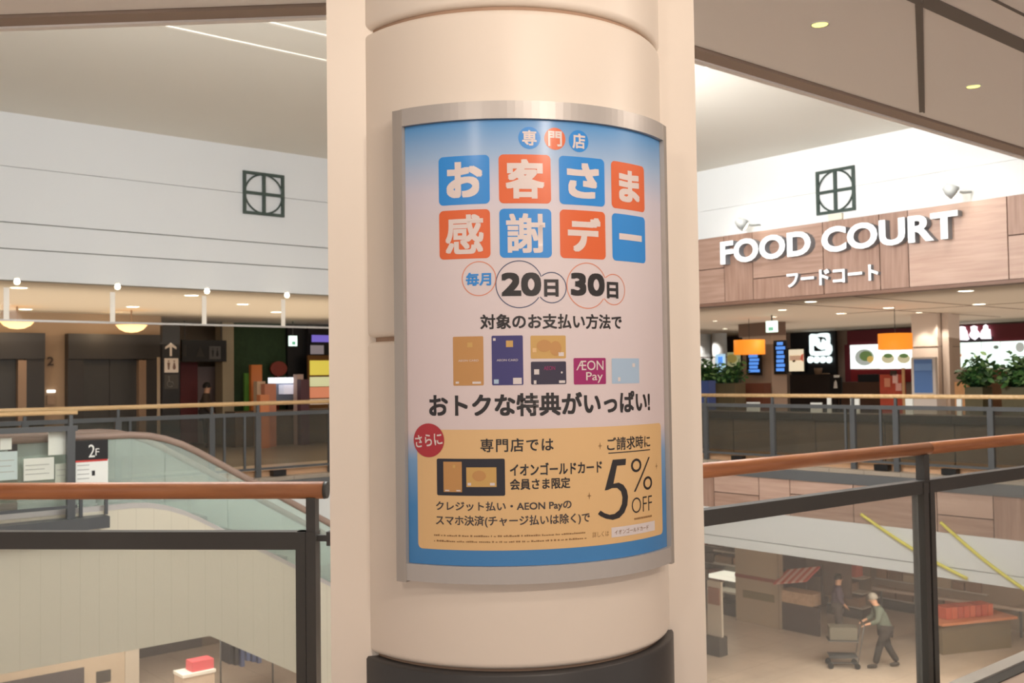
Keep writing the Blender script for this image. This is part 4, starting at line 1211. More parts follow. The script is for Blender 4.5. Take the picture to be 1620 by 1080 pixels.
green_m = mat('green_wall', (46, 66, 36), 0.8, noise=0.35, scale=9, bump=0.6)
m = MB(); m.g(on_b(369, 560, 22.7)[0], on_b(456, 560, 22.7)[0], 22.7, 22.9, 0, Z_LOB)
struct(m.build('wall_green', green_m))
m = MB(); m.g(on_b(455, 560, 22.6)[0], on_b(489, 560, 22.6)[0], 22.6, 22.9, 0, Z_LOB)
struct(m.build('wall_black', black))
m = MB(); m.g(on_b(488, 560, 22.5)[0], 14.2, 22.5, 22.9, 0, Z_LOB)
struct(m.build('wall_shop', mat('shop_dark', (40, 34, 36), 0.6)))
def exit_sign(label, px0, py0, px1, py1, b=None, a=None, zc=2.8):
    if b is not None:
        u0, u1 = on_b(px0, py0, b)[0], on_b(px1, py0, b)[0]; z1, z0 = on_b(px0, py0, b)[1], on_b(px0, py1, b)[1]
        T = lambda u, v, d: G(u, b + d, v)
    else:
        u0, u1 = on_a(px0, py0, a)[0], on_a(px1, py0, a)[0]; z1, z0 = on_a(px0, py0, a)[1], on_a(px0, py1, a)[1]
        T = lambda u, v, d: G(a + d, u, v)
    t = thing('exit_sign', label, 'exit sign', T((u0 + u1) / 2, z0, 0))
    m = MB(); m.prism([(u0, z0), (u1, z0), (u1, z1), (u0, z1)], T, 0, 0.08); m.build('lit_box', mat('exit_lit', (226, 255, 240), 0.5, emit=1.5), t)
    w = u1 - u0; h = z1 - z0
    m = MB(); m.prism([(u0 + w * .25, z0 + h * .12), (u0 + w * .75, z0 + h * .12), (u0 + w * .75, z0 + h * .45), (u0 + w * .25, z0 + h * .45)], T, -0.004, 0)
    m.build('green_mark', mat('exit_green', (120, 190, 160), 0.5, emit=0.6), t)
    uc = (u0 + u1) / 2
    m = MB(); m.prism([(uc - 0.012, z1), (uc + 0.012, z1), (uc + 0.012, zc), (uc - 0.012, zc)], T, 0.03, 0.05); m.build('hanger', steel_dark, t)
exit_sign('small lit exit sign hanging before the black wall left of the pillar', 459, 531, 470, 547, b=21.6, zc=Z_LOB)
exit_sign('lit exit sign hanging in front of the square brown column', 1211.5, 508, 1227, 525.5, a=18.3, zc=Z_FC)
# small shop beside the green wall
def bx(label, name, cat, x0, y0, x1, y1, b, th, m_, base=None):
    mb = MB(); a0, a1, z0, z1 = panel_b(mb, x0, y0, x1, y1, b, 0.0001)
    mb = MB(); mb.g(a0, a1, b - th, b, base if base is not None else z0, z1)
    o = mb.build(name, m_); tag(o, label, cat); return o
bx('orange upright panel beside the green wall', 'shop_partition', 'partition', 394, 577, 411, 640, 22.2, 0.12, mat('orange_panel', (206, 116, 50), 0.5), 0)
bx('bright green upright panel next to the orange panel', 'shop_partition', 'partition', 385, 590, 394, 640, 22.3, 0.08, mat('leaf_green_panel', (84, 140, 50), 0.5), 0)
a, z = on_b(441.5, 583, 22.4)
m = MB(); m.prism([(a + 0.22 * math.cos(2 * PI * i / 28), z + 0.18 * math.sin(2 * PI * i / 28)) for i in range(28)], lambda u, v, d: G(u, 22.4 + d, v), 0, 0.06)
m.g(a - 0.02, a + 0.02, 22.45, 22.6, 0, z)
tag(m.build('round_sign', mat('dark_red_disc', (132, 52, 36), 0.5, noise=0.2, scale=6)), 'dull red round sign above the white display case', 'sign')
t = thing('display_case', 'glowing white display case on the food stall counter', 'display case', G(on_b(445, 640, 21.8)[0], 21.8, 0))
m = MB(); panel_b(m, 424, 597, 466, 606, 21.8, 0.35); m.build('lit_canopy', mat('lit_cool', (240, 246, 255), 0.5, emit=1.1), t)
m = MB(); panel_b(m, 441, 608, 464, 623, 21.8, 0.25); m.build('white_case', mat('case_white', (226, 224, 236), 0.5, emit=0.35), t)
m = MB(); panel_b(m, 428, 606, 466, 640, 21.95, 0.12); m.build('back', mat('grey_blue_metal', (120, 124, 136), 0.5), t)
m = MB(); a0, a1 = on_b(372, 640, 21.5)[0], on_b(540, 640, 21.5)[0]; m.g(a0, a1, 21.5, 22.04, 0, 0.80); m.build('counter', mat('stall_counter', (104, 86, 70), 0.5, noise=0.25, scale=5), t)
for (x0, y0, x1, y1, c, lab) in ((401, 603, 414, 612, (206, 178, 150), 'pale tray on the food stall counter beside the orange panel'), (413, 607, 431, 626, (196, 132, 108), 'salmon coloured carton on the food stall counter'),
                                 (406, 624, 420, 640, (214, 138, 96), 'orange carton at the foot of the food stall'), (464, 592, 474, 612, (206, 178, 168), 'pale upright pack right of the display case'), (470, 600, 483, 636, (96, 66, 76), 'plum coloured carton at the end of the food stall')):
    cb_ = {401: 21.42, 413: 21.20, 406: 20.98, 464: 21.42, 470: 21.20}[x0]
    bx(lab, 'carton', 'carton', x0, y0, x1, y1, cb_, 0.18, mat('carton_%d_%d' % (x0, y0), c, 0.6), 0)
t = thing('menu_board', 'yellow lit menu board against the left edge of the pillar', 'menu board', G(12.9, 22.2, 0))
m = MB(); panel_b(m, 486, 562, 530, 700, 22.3, 0.05); m.build('board', mat('board_brown', (120, 78, 30), 0.5), t)
for (y0, y1, c) in ((570, 593, (236, 216, 90)), (596, 611, (226, 226, 176)), (612, 629, (226, 142, 106)), (631, 639, (226, 206, 186))):
    m = MB(); panel_b(m, 490, y0, 530, y1, 22.24, 0.01); m.build('picture', mat('board_%d' % y0, c, 0.5, emit=0.55), t)
t = thing('wall_screen', 'purple and grey lit screen above the yellow menu board', 'screen', G(12.9, 22.4, 2.0))
m = MB(); panel_b(m, 490, 528, 530, 561, 22.45, 0.05); m.build('bezel', black, t)
m = MB(); panel_b(m, 493, 530, 530, 541, 22.39, 0.01); m.build('picture', mat('screen_purple', (128, 112, 214), 0.5, emit=0.6), t)
m = MB(); panel_b(m, 491, 546, 512, 560, 22.39, 0.01); m.build('picture', mat('screen_grey', (156, 146, 150), 0.5, emit=0.4), t)

# ================================================================== FOOD COURT
def pa_box(mb, x0, y0, x1, y1, a, th, mi=0, base=None, top=None):
    """box whose front face fills the outline x0..x1, y0..y1 on the plane at depth a"""
    ym, xm = (y0 + y1) / 2, (x0 + x1) / 2
    b0, b1 = on_a(x0, ym, a)[0], on_a(x1, ym, a)[0]
    z1, z0 = on_a(xm, y0, a)[1], on_a(xm, y1, a)[1]
    if base is not None: z0 = base
    if top is not None: z1 = top
    mb.g(a, a + th, b0, b1, z0, z1, mi)
    return b0, b1, z0, z1
def pa_part(name, x0, y0, x1, y1, a, th, m_, parent, base=None, top=None):
    mb = MB(); pa_box(mb, x0, y0, x1, y1, a, th, 0, base, top)
    return mb.build(name, m_, parent)
def pa_thing(name, label, cat, x0, y0, x1, y1, a, th, m_, base=None, top=None, group=None):
    mb = MB(); pa_box(mb, x0, y0, x1, y1, a, th, 0, base, top)
    return tag(mb.build(name, m_), label, cat, group)
pale_stone = mat('pale_column', (206, 190, 178), 0.5, noise=0.03, scale=1.5)
brown_col = mat('square_column_tan', (168, 144, 124), 0.5, noise=0.03, scale=1.5)
maroon = mat('maroon_fascia', (120, 36, 50), 0.45)
screen_blue = mat('screen_blue', (86, 146, 236), 0.5, emit=0.9)
# square tan column with two menu screens
t = thing('column', 'square tan column with brown head carrying two blue menu screens', 'column', G(21, 15, 0))
b0 = on_a(1175, 560, 21)[0]; b1 = on_a(1244, 560, 21)[0]
bm_ = on_a(1218, 560, 20.7)[0]
m = MB()
b1b = on_a(1240, 560, 21.6)[0]; b0b = on_a(1180, 560, 21.6)[0]
sh_pts = [(20.75, bm_), (21.0, b1), (21.6, b1b), (21.6, b0b), (21.0, b0)]
m.prism(sh_pts, lambda u, v, d: G(u, v, d), 0, Z_FC); m.build('shaft', brown_col, t)
m = MB(); m.prism([(20.68, bm_), (20.95, b1 - 0.03), (21.66, b1b - 0.03), (21.66, b0b + 0.08), (20.95, b0 + 0.08)], lambda u, v, d: G(u, v, d), 2.42, Z_FC - 0.002); m.build('head', mat('brown_head', (106, 84, 70), 0.5), t)
def menu_screen(label, x0, y0, x1, y1, a, rows, seed):
    s = thing('menu_screen', label, 'screen', G(a, on_a((x0 + x1) / 2, y1, a)[0], on_a(x0, y1, a)[1]))
    pa_part('bezel', x0, y0, x1, y1, a, 0.05, black, s)
    rg = random.Random(seed)
    for k in range(rows):
        yy = y0 + 3 + (y1 - y0 - 6) * k / rows
        pa_part('screen_line', x0 + 3 + rg.uniform(0, 2), yy, x1 - 2 - rg.uniform(0, 4), yy + (y1 - y0) / rows * 0.62, a - 0.012, 0.01, screen_blue, s)
menu_screen('dark menu screen with blue writing under the left orange lampshade', 1181, 558, 1203.5, 593, 20.66, 5, 1)
menu_screen('tall dark menu screen with blue writing on the right face of the tan column', 1224, 538, 1244, 592, 20.60, 7, 2)
pa_thing('brown_box', 'reddish brown cabinet at the foot of the tan column', 'cabinet', 1176, 606, 1208, 660, 20.3, 0.3, mat('reddish_brown', (112, 66, 48), 0.5), 0)
# orange lampshades
def shade(label, x0, y0, x1, y1, a):
    b0, z1 = on_a(x0, y0, a); b1, z0 = on_a(x1, y1, a)
    c = G(a + 0.0, (b0 + b1) / 2, 0)
    s = thing('pendant_lamp', label, 'pendant lamp', G(a, (b0 + b1) / 2, Z_FC))
    r = abs(b1 - b0) / 2
    m = MB(); m.lathe([(r, z0), (r, z1), (r - 0.02, z1), (r - 0.02, z0 + 0.01), (r, z0)], c.x, c.y, 32); m.build('lamp_shade', mat('orange_shade', (240, 142, 40), 0.6, emit=0.75), s)
    m = MB(); m.lathe([(0.006, z1 - 0.1), (0.006, Z_FC)], c.x, c.y, 6); m.build('cord', black, s)
    m = MB(); m.lathe([(0.01, z0 + 0.05), (0.05, z0 + 0.08), (0.05, z0 + 0.14), (0.006, z1 - 0.1)], c.x, c.y, 12); m.build('bulb', warm_lit, s)
shade('orange drum lampshade in front of the square tan column', 1165.5, 538.5, 1206, 560, 19.0)
shade('orange drum lampshade in front of the bowl menu board beside the pale column', 1392, 528.5, 1441, 552, 18.2)
# pale column with lit collar
t = thing('column', 'pale round-edged column lit from above, behind the blue panel stand', 'column', G(21, 10.9, 0))
cb0, cb1 = on_a(1443, 560, 21)[0], on_a(1485, 560, 21)[0]; cb2 = on_a(1507, 560, 21.3)[0]
m = MB(); m.g(21, 22, cb1 + 0.012, cb0, 0, Z_FC); m.build('shaft', pale_stone, t)
m = MB(); m.g(21.15, 21.3, cb2, cb1 - 0.012, 0, Z_FC); m.build('side_shaft', pale_stone, t)
m = MB(); m.g(20.985, 22.0, cb1 + 0.012, cb0 + 0.01, 2.02, 2.035); m.build('joint', fc_joint, t)
pcx = (cb0 + cb1) / 2
spot('column_wash', G(20.6, pcx, 2.66), G(21.0, pcx, 1.6), 44, 66, (1, 0.9, 0.76), 0.03, 0.7)
spot('column_wash', G(20.8, (cb1 + cb2) / 2, 2.66), G(21.2, (cb1 + cb2) / 2, 1.6), 30, 66, (1, 0.9, 0.76), 0.03, 0.7)
t = thing('panel_stand', 'blue display panel in white frame standing before the pale column', 'panel stand', G(20, 11, 0))
pa_part('frame', 1442, 565, 1480, 632, 20.2, 0.10, mat('stand_white', (214, 210, 206), 0.5), t, 0)
pa_part('blue_panel', 1446, 568, 1474.5, 621, 20.18, 0.02, mat('panel_blue', (92, 132, 196), 0.4), t)
pa_part('upper_panel', 1447, 575, 1474, 586, 20.16, 0.015, mat('panel_blue_light', (116, 156, 214), 0.4), t)
pa_part('base', 1440, 624, 1482, 640, 20.1, 0.4, MATS['stand_white'], t, 0)
# black restaurant front with white logo
t = thing('restaurant_sign', 'black wall sign with large white square logo over a row of white lettering', 'sign', G(27, 17, 1.5))
pa_part('board', 1251, 525, 1322, 600, 26.9, 0.1, mat('sign_black', (34, 36, 40), 0.4), t)
lit_logo = mat('logo_lit', (232, 250, 250), 0.5, emit=1.3)
def logo_poly(px_pts, a, th, name, m_, parent):
    pts = [on_a(x, y, a) for x, y in px_pts]
    m = MB(); m.prism(pts, lambda u, v, d: G(a - d, u, v), 0, th); return m.build(name, m_, parent)
def L(x, y): return (1240 + x / 12.0, 510 + y / 12.0)
logo_poly([L(*q) for q in ((490, 250), (530, 215), (640, 222), (700, 205), (830, 198), (872, 215), (885, 300), (880, 400), (915, 440), (925, 520), (900, 590), (860, 625), (600, 635), (520, 620), (495, 570))], 26.88, 0.03, 'logo', lit_logo, t)
logo_poly([L(*q) for q in ((575, 450), (600, 440), (650, 490), (720, 520), (790, 510), (795, 525), (700, 545), (585, 545))], 26.85, 0.02, 'logo_stroke', MATS['sign_black'], t)
logo_poly([L(*q) for q in ((640, 275), (720, 272), (790, 290), (808, 340), (795, 345), (770, 312), (725, 315), (708, 380), (698, 380), (690, 315))], 26.85, 0.02, 'logo_stroke', MATS['sign_black'], t)
for k in range(4):
    x0 = 455 + k * 118
    logo_poly([L(*q) for q in ((x0, 690), (x0 + 20, 650), (x0 + 60, 640), (x0 + 100, 652), (x0 + 112, 690), (x0 + 104, 745), (x0 + 70, 770), (x0 + 30, 768), (x0 + 6, 740))], 26.87, 0.03, 'letter', lit_logo, t)
t = thing('food_poster', 'lit cream food poster left of the black restaurant sign', 'poster', G(26.8, 18.3, 1.6))
pa_part('frame', 1246, 550, 1274, 589, 26.80, 0.04, black, t)
pa_part('lit_sheet', 1248, 552.5, 1271, 587, 26.78, 0.02, mat('poster_cream', (244, 228, 196), 0.5, emit=0.8), t)
pa_part('picture', 1249, 562, 1270, 570, 26.765, 0.012, mat('poster_picture', (212, 170, 138), 0.5, emit=0.6), t)
logo_poly([(1268, 561), (1271, 559), (1271, 572), (1266, 568)], 26.76, 0.01, 'red_mark', mat('poster_red', (226, 110, 86), 0.5, emit=0.5), t)
logo_poly([(1253, 571), (1257, 569), (1259, 571), (1256, 573)], 26.76, 0.01, 'dark_mark', mat('poster_brown', (130, 96, 70), 0.5), t)
pa_thing('wall_cabinet', 'black kitchen front below the white square logo', 'cabinet', 1250, 596, 1324, 640, 26.7, 0.18, mat('kitchen_dark', (52, 40, 36), 0.5, noise=0.2, scale=3), 0, 1.45)
for (x0, y0, x1, y1, c, lab) in ((1284, 582, 1296, 596, (146, 120, 98), 'tan vessel on the black kitchen front, left one'), (1296, 590, 1308, 604, (146, 116, 92), 'tan vessel on the black kitchen front, right one')):
    b0, z1 = on_a(x0, y0, 26.4); b1, z0 = on_a(x1, y1, 26.4)
    p = G(26.55, (b0 + b1) / 2, 0); r = abs(b1 - b0) / 2
    m = MB(); m.lathe([(0.001, 1.45), (r * 0.8, 1.45), (r, z1 - 0.03), (r * 0.92, z1), (0.001, z1)], p.x, p.y, 20)
    tag(m.build('vessel', mat('vessel_tan', c, 0.5)), lab, 'vessel')
t = thing('board_easel', 'black board with white figure on a stand before the maroon counter', 'board', G(24, 16, 0))
pa_part('board', 1313, 596, 1331, 622, 24.0, 0.05, black, t)
pa_part('white_card', 1319, 593, 1327, 597, 23.98, 0.04, paper, t)
logo_poly([(1320, 604), (1322, 601), (1324, 604), (1325, 614), (1319, 614)], 23.98, 0.008, 'white_mark', white_pl, t)
for x in (1315, 1329):
    pa_part('leg', x - 1, 620, x + 1, 660, 24.02, 0.04, black, t, 0)
# maroon bowl restaurant
t = thing('restaurant_facade', 'maroon restaurant front with two lit bowl menu boards', 'restaurant front', G(26.9, 15.4, 0))
pa_part('fascia', 1340, 521, 1443, 545, 26.9, 0.25, maroon, t)
pa_part('side_panel', 1337, 545, 1346, 640, 26.9, 0.25, maroon, t, 0)
pa_part('lower_panel', 1346, 584, 1443, 604, 26.9, 0.25, mat('dark_red_panel', (150, 34, 40), 0.5), t)
lit_menu = mat('menu_lit', (244, 255, 250), 0.5, emit=1.25)
mb_ = pa_part('menu_board', 1345, 545, 1391.5, 583, 26.86, 0.04, lit_menu, t)
def ell(cx, cy, rx, ry, a, th, name, m_, parent, n=24):
    return logo_poly([(cx + rx * math.cos(2 * PI * i / n), cy + ry * math.sin(2 * PI * i / n)) for i in range(n)], a, th, name, m_, parent)
ell(1368, 565, 15, 13, 26.85, 0.01, 'bowl_picture', mat('bowl_grey', (196, 204, 198), 0.5, emit=0.5), mb_)
ell(1370, 563, 10, 8, 26.835, 0.01, 'garnish_picture', mat('bowl_green', (126, 158, 96), 0.5, emit=0.35), mb_)
ell(1377, 568, 5, 5, 26.82, 0.01, 'egg_picture', mat('bowl_egg', (236, 196, 110), 0.5, emit=0.5), mb_)
mb_ = pa_part('menu_board', 1392.5, 552, 1443, 583, 26.86, 0.04, lit_menu, t)
for cx in (1405, 1430):
    ell(cx, 567, 10, 7.5, 26.85, 0.01, 'bowl_picture', mat('bowl_pale', (226, 216, 176), 0.5, emit=0.55), mb_)
    ell(cx, 562.5, 7, 3.5, 26.835, 0.01, 'garnish_picture', MATS['bowl_green'], mb_)
pa_thing('kitchen_counter', 'dark brown serving counter below the bowl menu boards', 'counter', 1326, 604, 1396, 640, 25.9, 0.8, mat('counter_brown', (86, 58, 42), 0.5, noise=0.2, scale=4), 0)
pa_thing('black_warmer', 'black warming case on the serving counter under the first bowl board', 'case', 1357, 592, 1390, 604, 26.1, 0.4, black, on_a(1361, 604, 25.9)[1] + 0.002)
t = thing('banner_stand', 'red and white patterned banner stand left of the blue panel stand', 'banner', G(22, 12.5, 0))
pa_part('red_banner', 1392, 592, 1432, 640, 22.0, 0.04, mat('banner_red', (186, 78, 58), 0.6, noise=0.25, scale=6), t, 0)
for (x0, y0, x1, y1, c) in ((1399, 598, 1408, 612, (220, 150, 120)), (1412, 592, 1420, 606, (236, 196, 190)), (1417, 606, 1426, 618, (232, 176, 168)), (1408, 586, 1418, 594, (60, 46, 40))):
    pa_part('banner_figure', x0, y0, x1, y1, 21.97, 0.025, mat('banner_%d' % x0, c, 0.6), t)
pa_part('white_post', 1427, 582, 1431, 632, 21.98, 0.03, mat('banner_post', (216, 176, 130), 0.5), t, 0)
# right: second maroon front with glowing name and long menu light box
t = thing('restaurant_facade', 'maroon restaurant front with white glowing name over a long menu light box', 'restaurant front', G(26.9, 12, 0))
pa_part('fascia', 1505, 511, 1720, 541, 26.9, 0.25, maroon, t)
pa_part('dark_band', 1505, 533, 1570, 541, 26.88, 0.02, mat('dark_band', (52, 46, 50), 0.5), t)
name_lit = mat('name_lit', (255, 246, 255), 0.5, emit=1.6)
def N(x, y): return (1490 + x / 10.8, 500 + y / 10.8)
ell(N(205, 318)[0], N(205, 318)[1], 3, 4, 26.86, 0.03, 'letter', name_lit, t)
logo_poly([N(*q) for q in ((300, 185), (345, 172), (405, 185), (410, 230), (432, 250), (448, 330), (470, 390), (440, 412), (260, 405), (245, 380), (270, 350), (262, 290), (290, 240))], 26.86, 0.04, 'letter', name_lit, t)
logo_poly([N(*q) for q in ((500, 180), (555, 160), (610, 180), (605, 235), (648, 290), (632, 350), (572, 405), (510, 370), (475, 320), (510, 255))], 26.86, 0.04, 'letter', name_lit, t)
logo_poly([N(*q) for q in ((720, 165), (755, 142), (790, 165), (792, 215), (828, 225), (845, 385), (690, 388), (650, 350), (690, 240), (716, 215))], 26.86, 0.04, 'letter', name_lit, t)
for i, (x0, x1) in enumerate(((1507, 1523.5), (1525, 1551), (1553, 1581), (1583, 1622), (1624, 1664))):
    f0 = 542 - (x0 - 1507) * 0.035; f1 = 581 + (x0 - 1507) * 0.0
    q = pa_part('menu_board', x0, f0, x1, f1, 26.86, 0.04, mat('menu_lit_cool', (232, 255, 246), 0.5, emit=1.2), t)
    if i == 0:
        logo_poly([(1509, 566), (1521, 559), (1522, 563), (1511, 571)], 26.84, 0.01, 'dish_picture', mat('dish_salmon', (238, 176, 150), 0.5, emit=0.6), q)
        ell(1512, 555, 4, 5, 26.84, 0.01, 'dish_picture', mat('dish_green', (130, 160, 130), 0.5, emit=0.4), q)
    if i == 1: logo_poly([(1534, 570), (1538, 563), (1542, 568), (1536, 571)], 26.84, 0.01, 'dish_picture', mat('dish_grey', (150, 164, 154), 0.5, emit=0.3), q)
    if i == 2: ell(1576, 549, 4, 3, 26.84, 0.01, 'dish_picture', MATS['dish_grey'], q)
    if i == 3: ell(1614, 549, 7, 8, 26.84, 0.01, 'dish_picture', mat('dish_pale', (206, 212, 206), 0.5, emit=0.5), q)
pa_thing('service_counter', 'brown service counter under the long menu light box', 'counter', 1507, 584, 1720, 650, 26.3, 0.4, mat('counter_tan', (124, 92, 66), 0.5, noise=0.2, scale=4), 0)
pa_thing('red_box', 'small red carton beyond the planter near the right picture edge', 'carton', 1594, 602, 1609, 614, 20.4, 0.3, mat('box_red', (170, 44, 60), 0.5), 0)
pa_thing('tan_basket', 'tan basket on a stand right of the pale column', 'basket', 1510, 604, 1530, 616, 20.6, 0.4, mat('basket_tan', (206, 158, 112), 0.7, noise=0.2, scale=20), 0)

# planters with leafy plants
leaf_ms = [mat('leaf_green', (72, 118, 62), 0.5), mat('leaf_dark', (40, 78, 46), 0.5), mat('leaf_bright', (112, 150, 88), 0.5)]
def plant(label, x0, x1, ytop, ybase, a, n, seed, box_rgb, lean=0.5, box_h=None):
    rg = random.Random(seed)
    b0, b1 = on_a(x0, ybase, a)[0], on_a(x1, ybase, a)[0]
    zt = on_a((x0 + x1) / 2, ytop, a)[1]; zb = on_a((x0 + x1) / 2, ybase, a)[1]
    t = thing('planter', label, 'planter', G(a, (b0 + b1) / 2, 0))
    m = MB(); m.g(a - 0.2, a + 0.2, b0, b1, 0, zb); m.build('planter_box', mat('planter_%d' % seed, box_rgb, 0.6, noise=0.1), t)
    m = MB(); ms = MB()
    w_ = abs(b1 - b0)
    for i in range(n):
        u = rg.uniform(0.04, 0.96); bb = b0 + (b1 - b0) * u
        hgt = (zt - zb) * (0.35 + 0.65 * rg.random()) * (0.65 + 0.35 * math.sin(u * 9 + seed))
        c = G(a + rg.uniform(-0.3, 0.3), bb + rg.uniform(-0.15, 0.15), zb + hgt * rg.uniform(0.4, 1.0))
        if i % 8 == 0: ms.tube([G(a + rg.uniform(-0.1, 0.1), bb, zb - 0.05), (c + G(a, bb, zb)) / 2, c], 0.009, 5)
        d = Vector((rg.uniform(-1, 1), rg.uniform(-1, 1), rg.uniform(-0.4, 0.8))).normalized()
        sd = d.cross(Vector((rg.uniform(-1, 1), rg.uniform(-1, 1), 1))).normalized(); nn = sd.cross(d)
        ln = rg.uniform(0.09, 0.17); wd = ln * 0.30
        P = [c, c + d * ln * .35 + sd * wd, c + d * ln * .35 - sd * wd, c + d * ln * .7 + sd * wd * .8 - nn * .02, c + d * ln * .7 - sd * wd * .8 - nn * .02, c + d * ln - nn * .04, c + d * ln * .35 - nn * .012, c + d * ln * .7 - nn * .035]
        m.add(P, [(0, 1, 6), (0, 6, 2), (1, 3, 7, 6), (6, 7, 4, 2), (3, 5, 7), (7, 5, 4)], rg.choice((0, 0, 1, 1, 2)), True)
    ms.build('stems', leaf_ms[1], t)
    m.build('foliage', leaf_ms, t, fix=False)
plant('long planter of dense green leaves between the pillar and the tan column', 1095, 1171, 562, 606, 19.4, 900, 5, (96, 86, 62))
plant('planter of tall dark leaves before the long menu light box, left one', 1534, 1562, 552, 612, 19.0, 420, 8, (98, 92, 66))
plant('planter of tall dark leaves at the right picture edge', 1592, 1660, 552, 612, 19.0, 760, 11, (98, 92, 66))
pa_thing('blue_crate', 'small blue crate beside the planter next to the pillar', 'crate', 1108, 602, 1121, 614, 18.55, 0.25, mat('crate_blue', (70, 90, 150), 0.5), 0)
# lit round columns far behind the planter
for (x0, x1, lab) in ((1101, 1122, 'white lit round column nearest the pillar, far behind the planter'), (1129, 1148, 'white lit round column right of the first, far behind the planter')):
    b0, b1 = on_a(x0, 560, 25)[0], on_a(x1, 560, 25)[0]
    p = G(25, (b0 + b1) / 2, 0); r = abs(b1 - b0) / 2
    t = thing('round_column', lab, 'column', p)
    m = MB(); m.lathe([(r, 0), (r, 2.0)], p.x, p.y, 24); m.build('shaft', white_p, t)
    m = MB(); m.lathe([(r, 2.03), (r, Z_FC)], p.x, p.y, 24); m.build('upper_shaft', white_p, t)
    m = MB(); m.lathe([(r - 0.02, 1.99), (r - 0.02, 2.04)], p.x, p.y, 24); m.build('joint', fc_joint, t)
    q = p - EU * (r + 0.35)
    spot('column_wash', up(q, 2.68), up(p - EU * r, 1.6), 60, 80, (1, 0.93, 0.84), 0.03, 0.7)
t = thing('picture_board', 'dark board with green and yellow food picture between the round columns and tan column', 'board', G(26.5, 19.5, 1.2))
pa_part('board', 1149, 532, 1172, 585, 26.7, 0.08, mat('board_dark', (54, 44, 44), 0.5), t)
pa_part('lit_picture', 1150, 557, 1171, 580, 26.68, 0.02, mat('board_lit', (196, 196, 150), 0.5, emit=0.4), t)
ell(1158, 567, 8, 7, 26.665, 0.012, 'dish_picture', mat('board_dish', (188, 170, 96), 0.5, emit=0.35), t)
t = thing('blue_light_sign', 'pale blue lit sign showing above the planter leaves', 'sign', G(22.5, 18, 1.0))
pa_part('lit_panel', 1132, 560, 1146, 587, 22.5, 0.05, mat('pale_blue_lit', (176, 214, 236), 0.5, emit=0.8), t, 0)
pa_part('blue_mark', 1136, 564, 1143, 577, 22.48, 0.01, screen_blue, t)
# bar counters along the railing
bar_front = mat('bar_front_brown', (138, 116, 94), 0.5, noise=0.12, scale=1.2)
bar_top = mat('bar_top_dark', (70, 60, 52), 0.4)
ends = [on_a(x, 680, 15.3)[0] for x in (1040, 1160, 1290, 1400, 1510, 1640, 1800)]
spots_ = ['beside the pillar', 'below the tan column', 'below the black restaurant sign', 'below the blue panel stand', 'below the right planters', 'at the right picture edge']
for k in range(6):
    t = thing('bar_counter', 'brown bar counter behind the far right railing, ' + spots_[k], 'counter', G(15.5, (ends[k] + ends[k + 1]) / 2, 0))
    m = MB(); m.g(15.3, 15.36, ends[k + 1] + 0.01, ends[k] - 0.01, 0, 0.69); m.build('front_panel', bar_front, t)
    m = MB(); m.g(15.2, 15.75, ends[k + 1] + 0.006, ends[k] - 0.006, 0.69, 0.81); m.build('counter_top', bar_top, t)
    for e in (ends[k] - 0.06, ends[k + 1] + 0.06):
        m = MB(); m.g(15.36, 15.7, e - 0.03, e + 0.03, 0, 0.69); m.build('bracket_leg', steel_dark, t)
cards = mat('card_white', (232, 232, 226), 0.6)
for (x, y, w_, h_, lab) in ((1291, 641, 18, 9, 'white notice card on the bar counter below the black sign'), (1311, 628, 6, 6, 'small white card on the bar counter below the board easel'), (1352, 635, 14, 9, 'white folded card on the bar counter right of the board easel'), (1438, 635, 12, 12, 'white box shaped card on the bar counter left of the blue panel stand'),
                            (1517, 631, 8, 7, 'white card on the bar counter right of the blue panel stand'), (1191, 637, 20, 2.5, 'low pale card on the bar counter under the reddish brown cabinet')):
    a = 15.45
    b0, z1 = on_a(x - w_ / 2, y - h_ / 2, a); b1, z0 = on_a(x + w_ / 2, y + h_ / 2, a)
    m = MB(); m.g(a, a + 0.03, b0, b1, 0.811, max(z1, 0.86))
    tag(m.build('table_card', cards), lab, 'table card')
# ------------------------------------------------------------------ yellow ropes in the void, right
yel = mat('yellow_rope', (230, 220, 96), 0.6)
def rope(label, p, q):
    t = MB(); pts = []
    P, Q = p, q
    for i in range(13):
        s = i / 12; c = P.lerp(Q, s); c.z -= 0.05 * math.sin(PI * s); pts.append(c)
    t.tube(pts, 0.024, 6)
    tag(t.build('rope', yel), label, 'rope')
AR = A_ - 0.28
def ra(px, py): b, z = on_a(px, py, AR); return G(AR, b, z)
rope('yellow rope across the white bulkhead left of the railing post', ra(1362, 813), ra(1530, 915))
rope('yellow rope across the white bulkhead right of the railing post', ra(1488, 826), ra(1640, 945))

# ================================================================== GROUND FLOOR
def gz(px, py): 
    a, b = on_z(px, py, Z_GR); return a, b
def gbox(name, label, cat, px, py, wu, wv, h, m_, parts=None, z0=Z_GR):
    """something standing on the ground floor with its near foot at px, py"""
    a, b = gz(px, py)
    t = thing(name, label, cat, G(a + wu / 2, b, z0))
    m = MB(); m.g(a, a + wu, b - wv / 2, b + wv / 2, z0, z0 + h); m.build('body', m_, t)
    return t, a, b
grey_pl = mat('kiosk_grey', (196, 188, 176), 0.6)
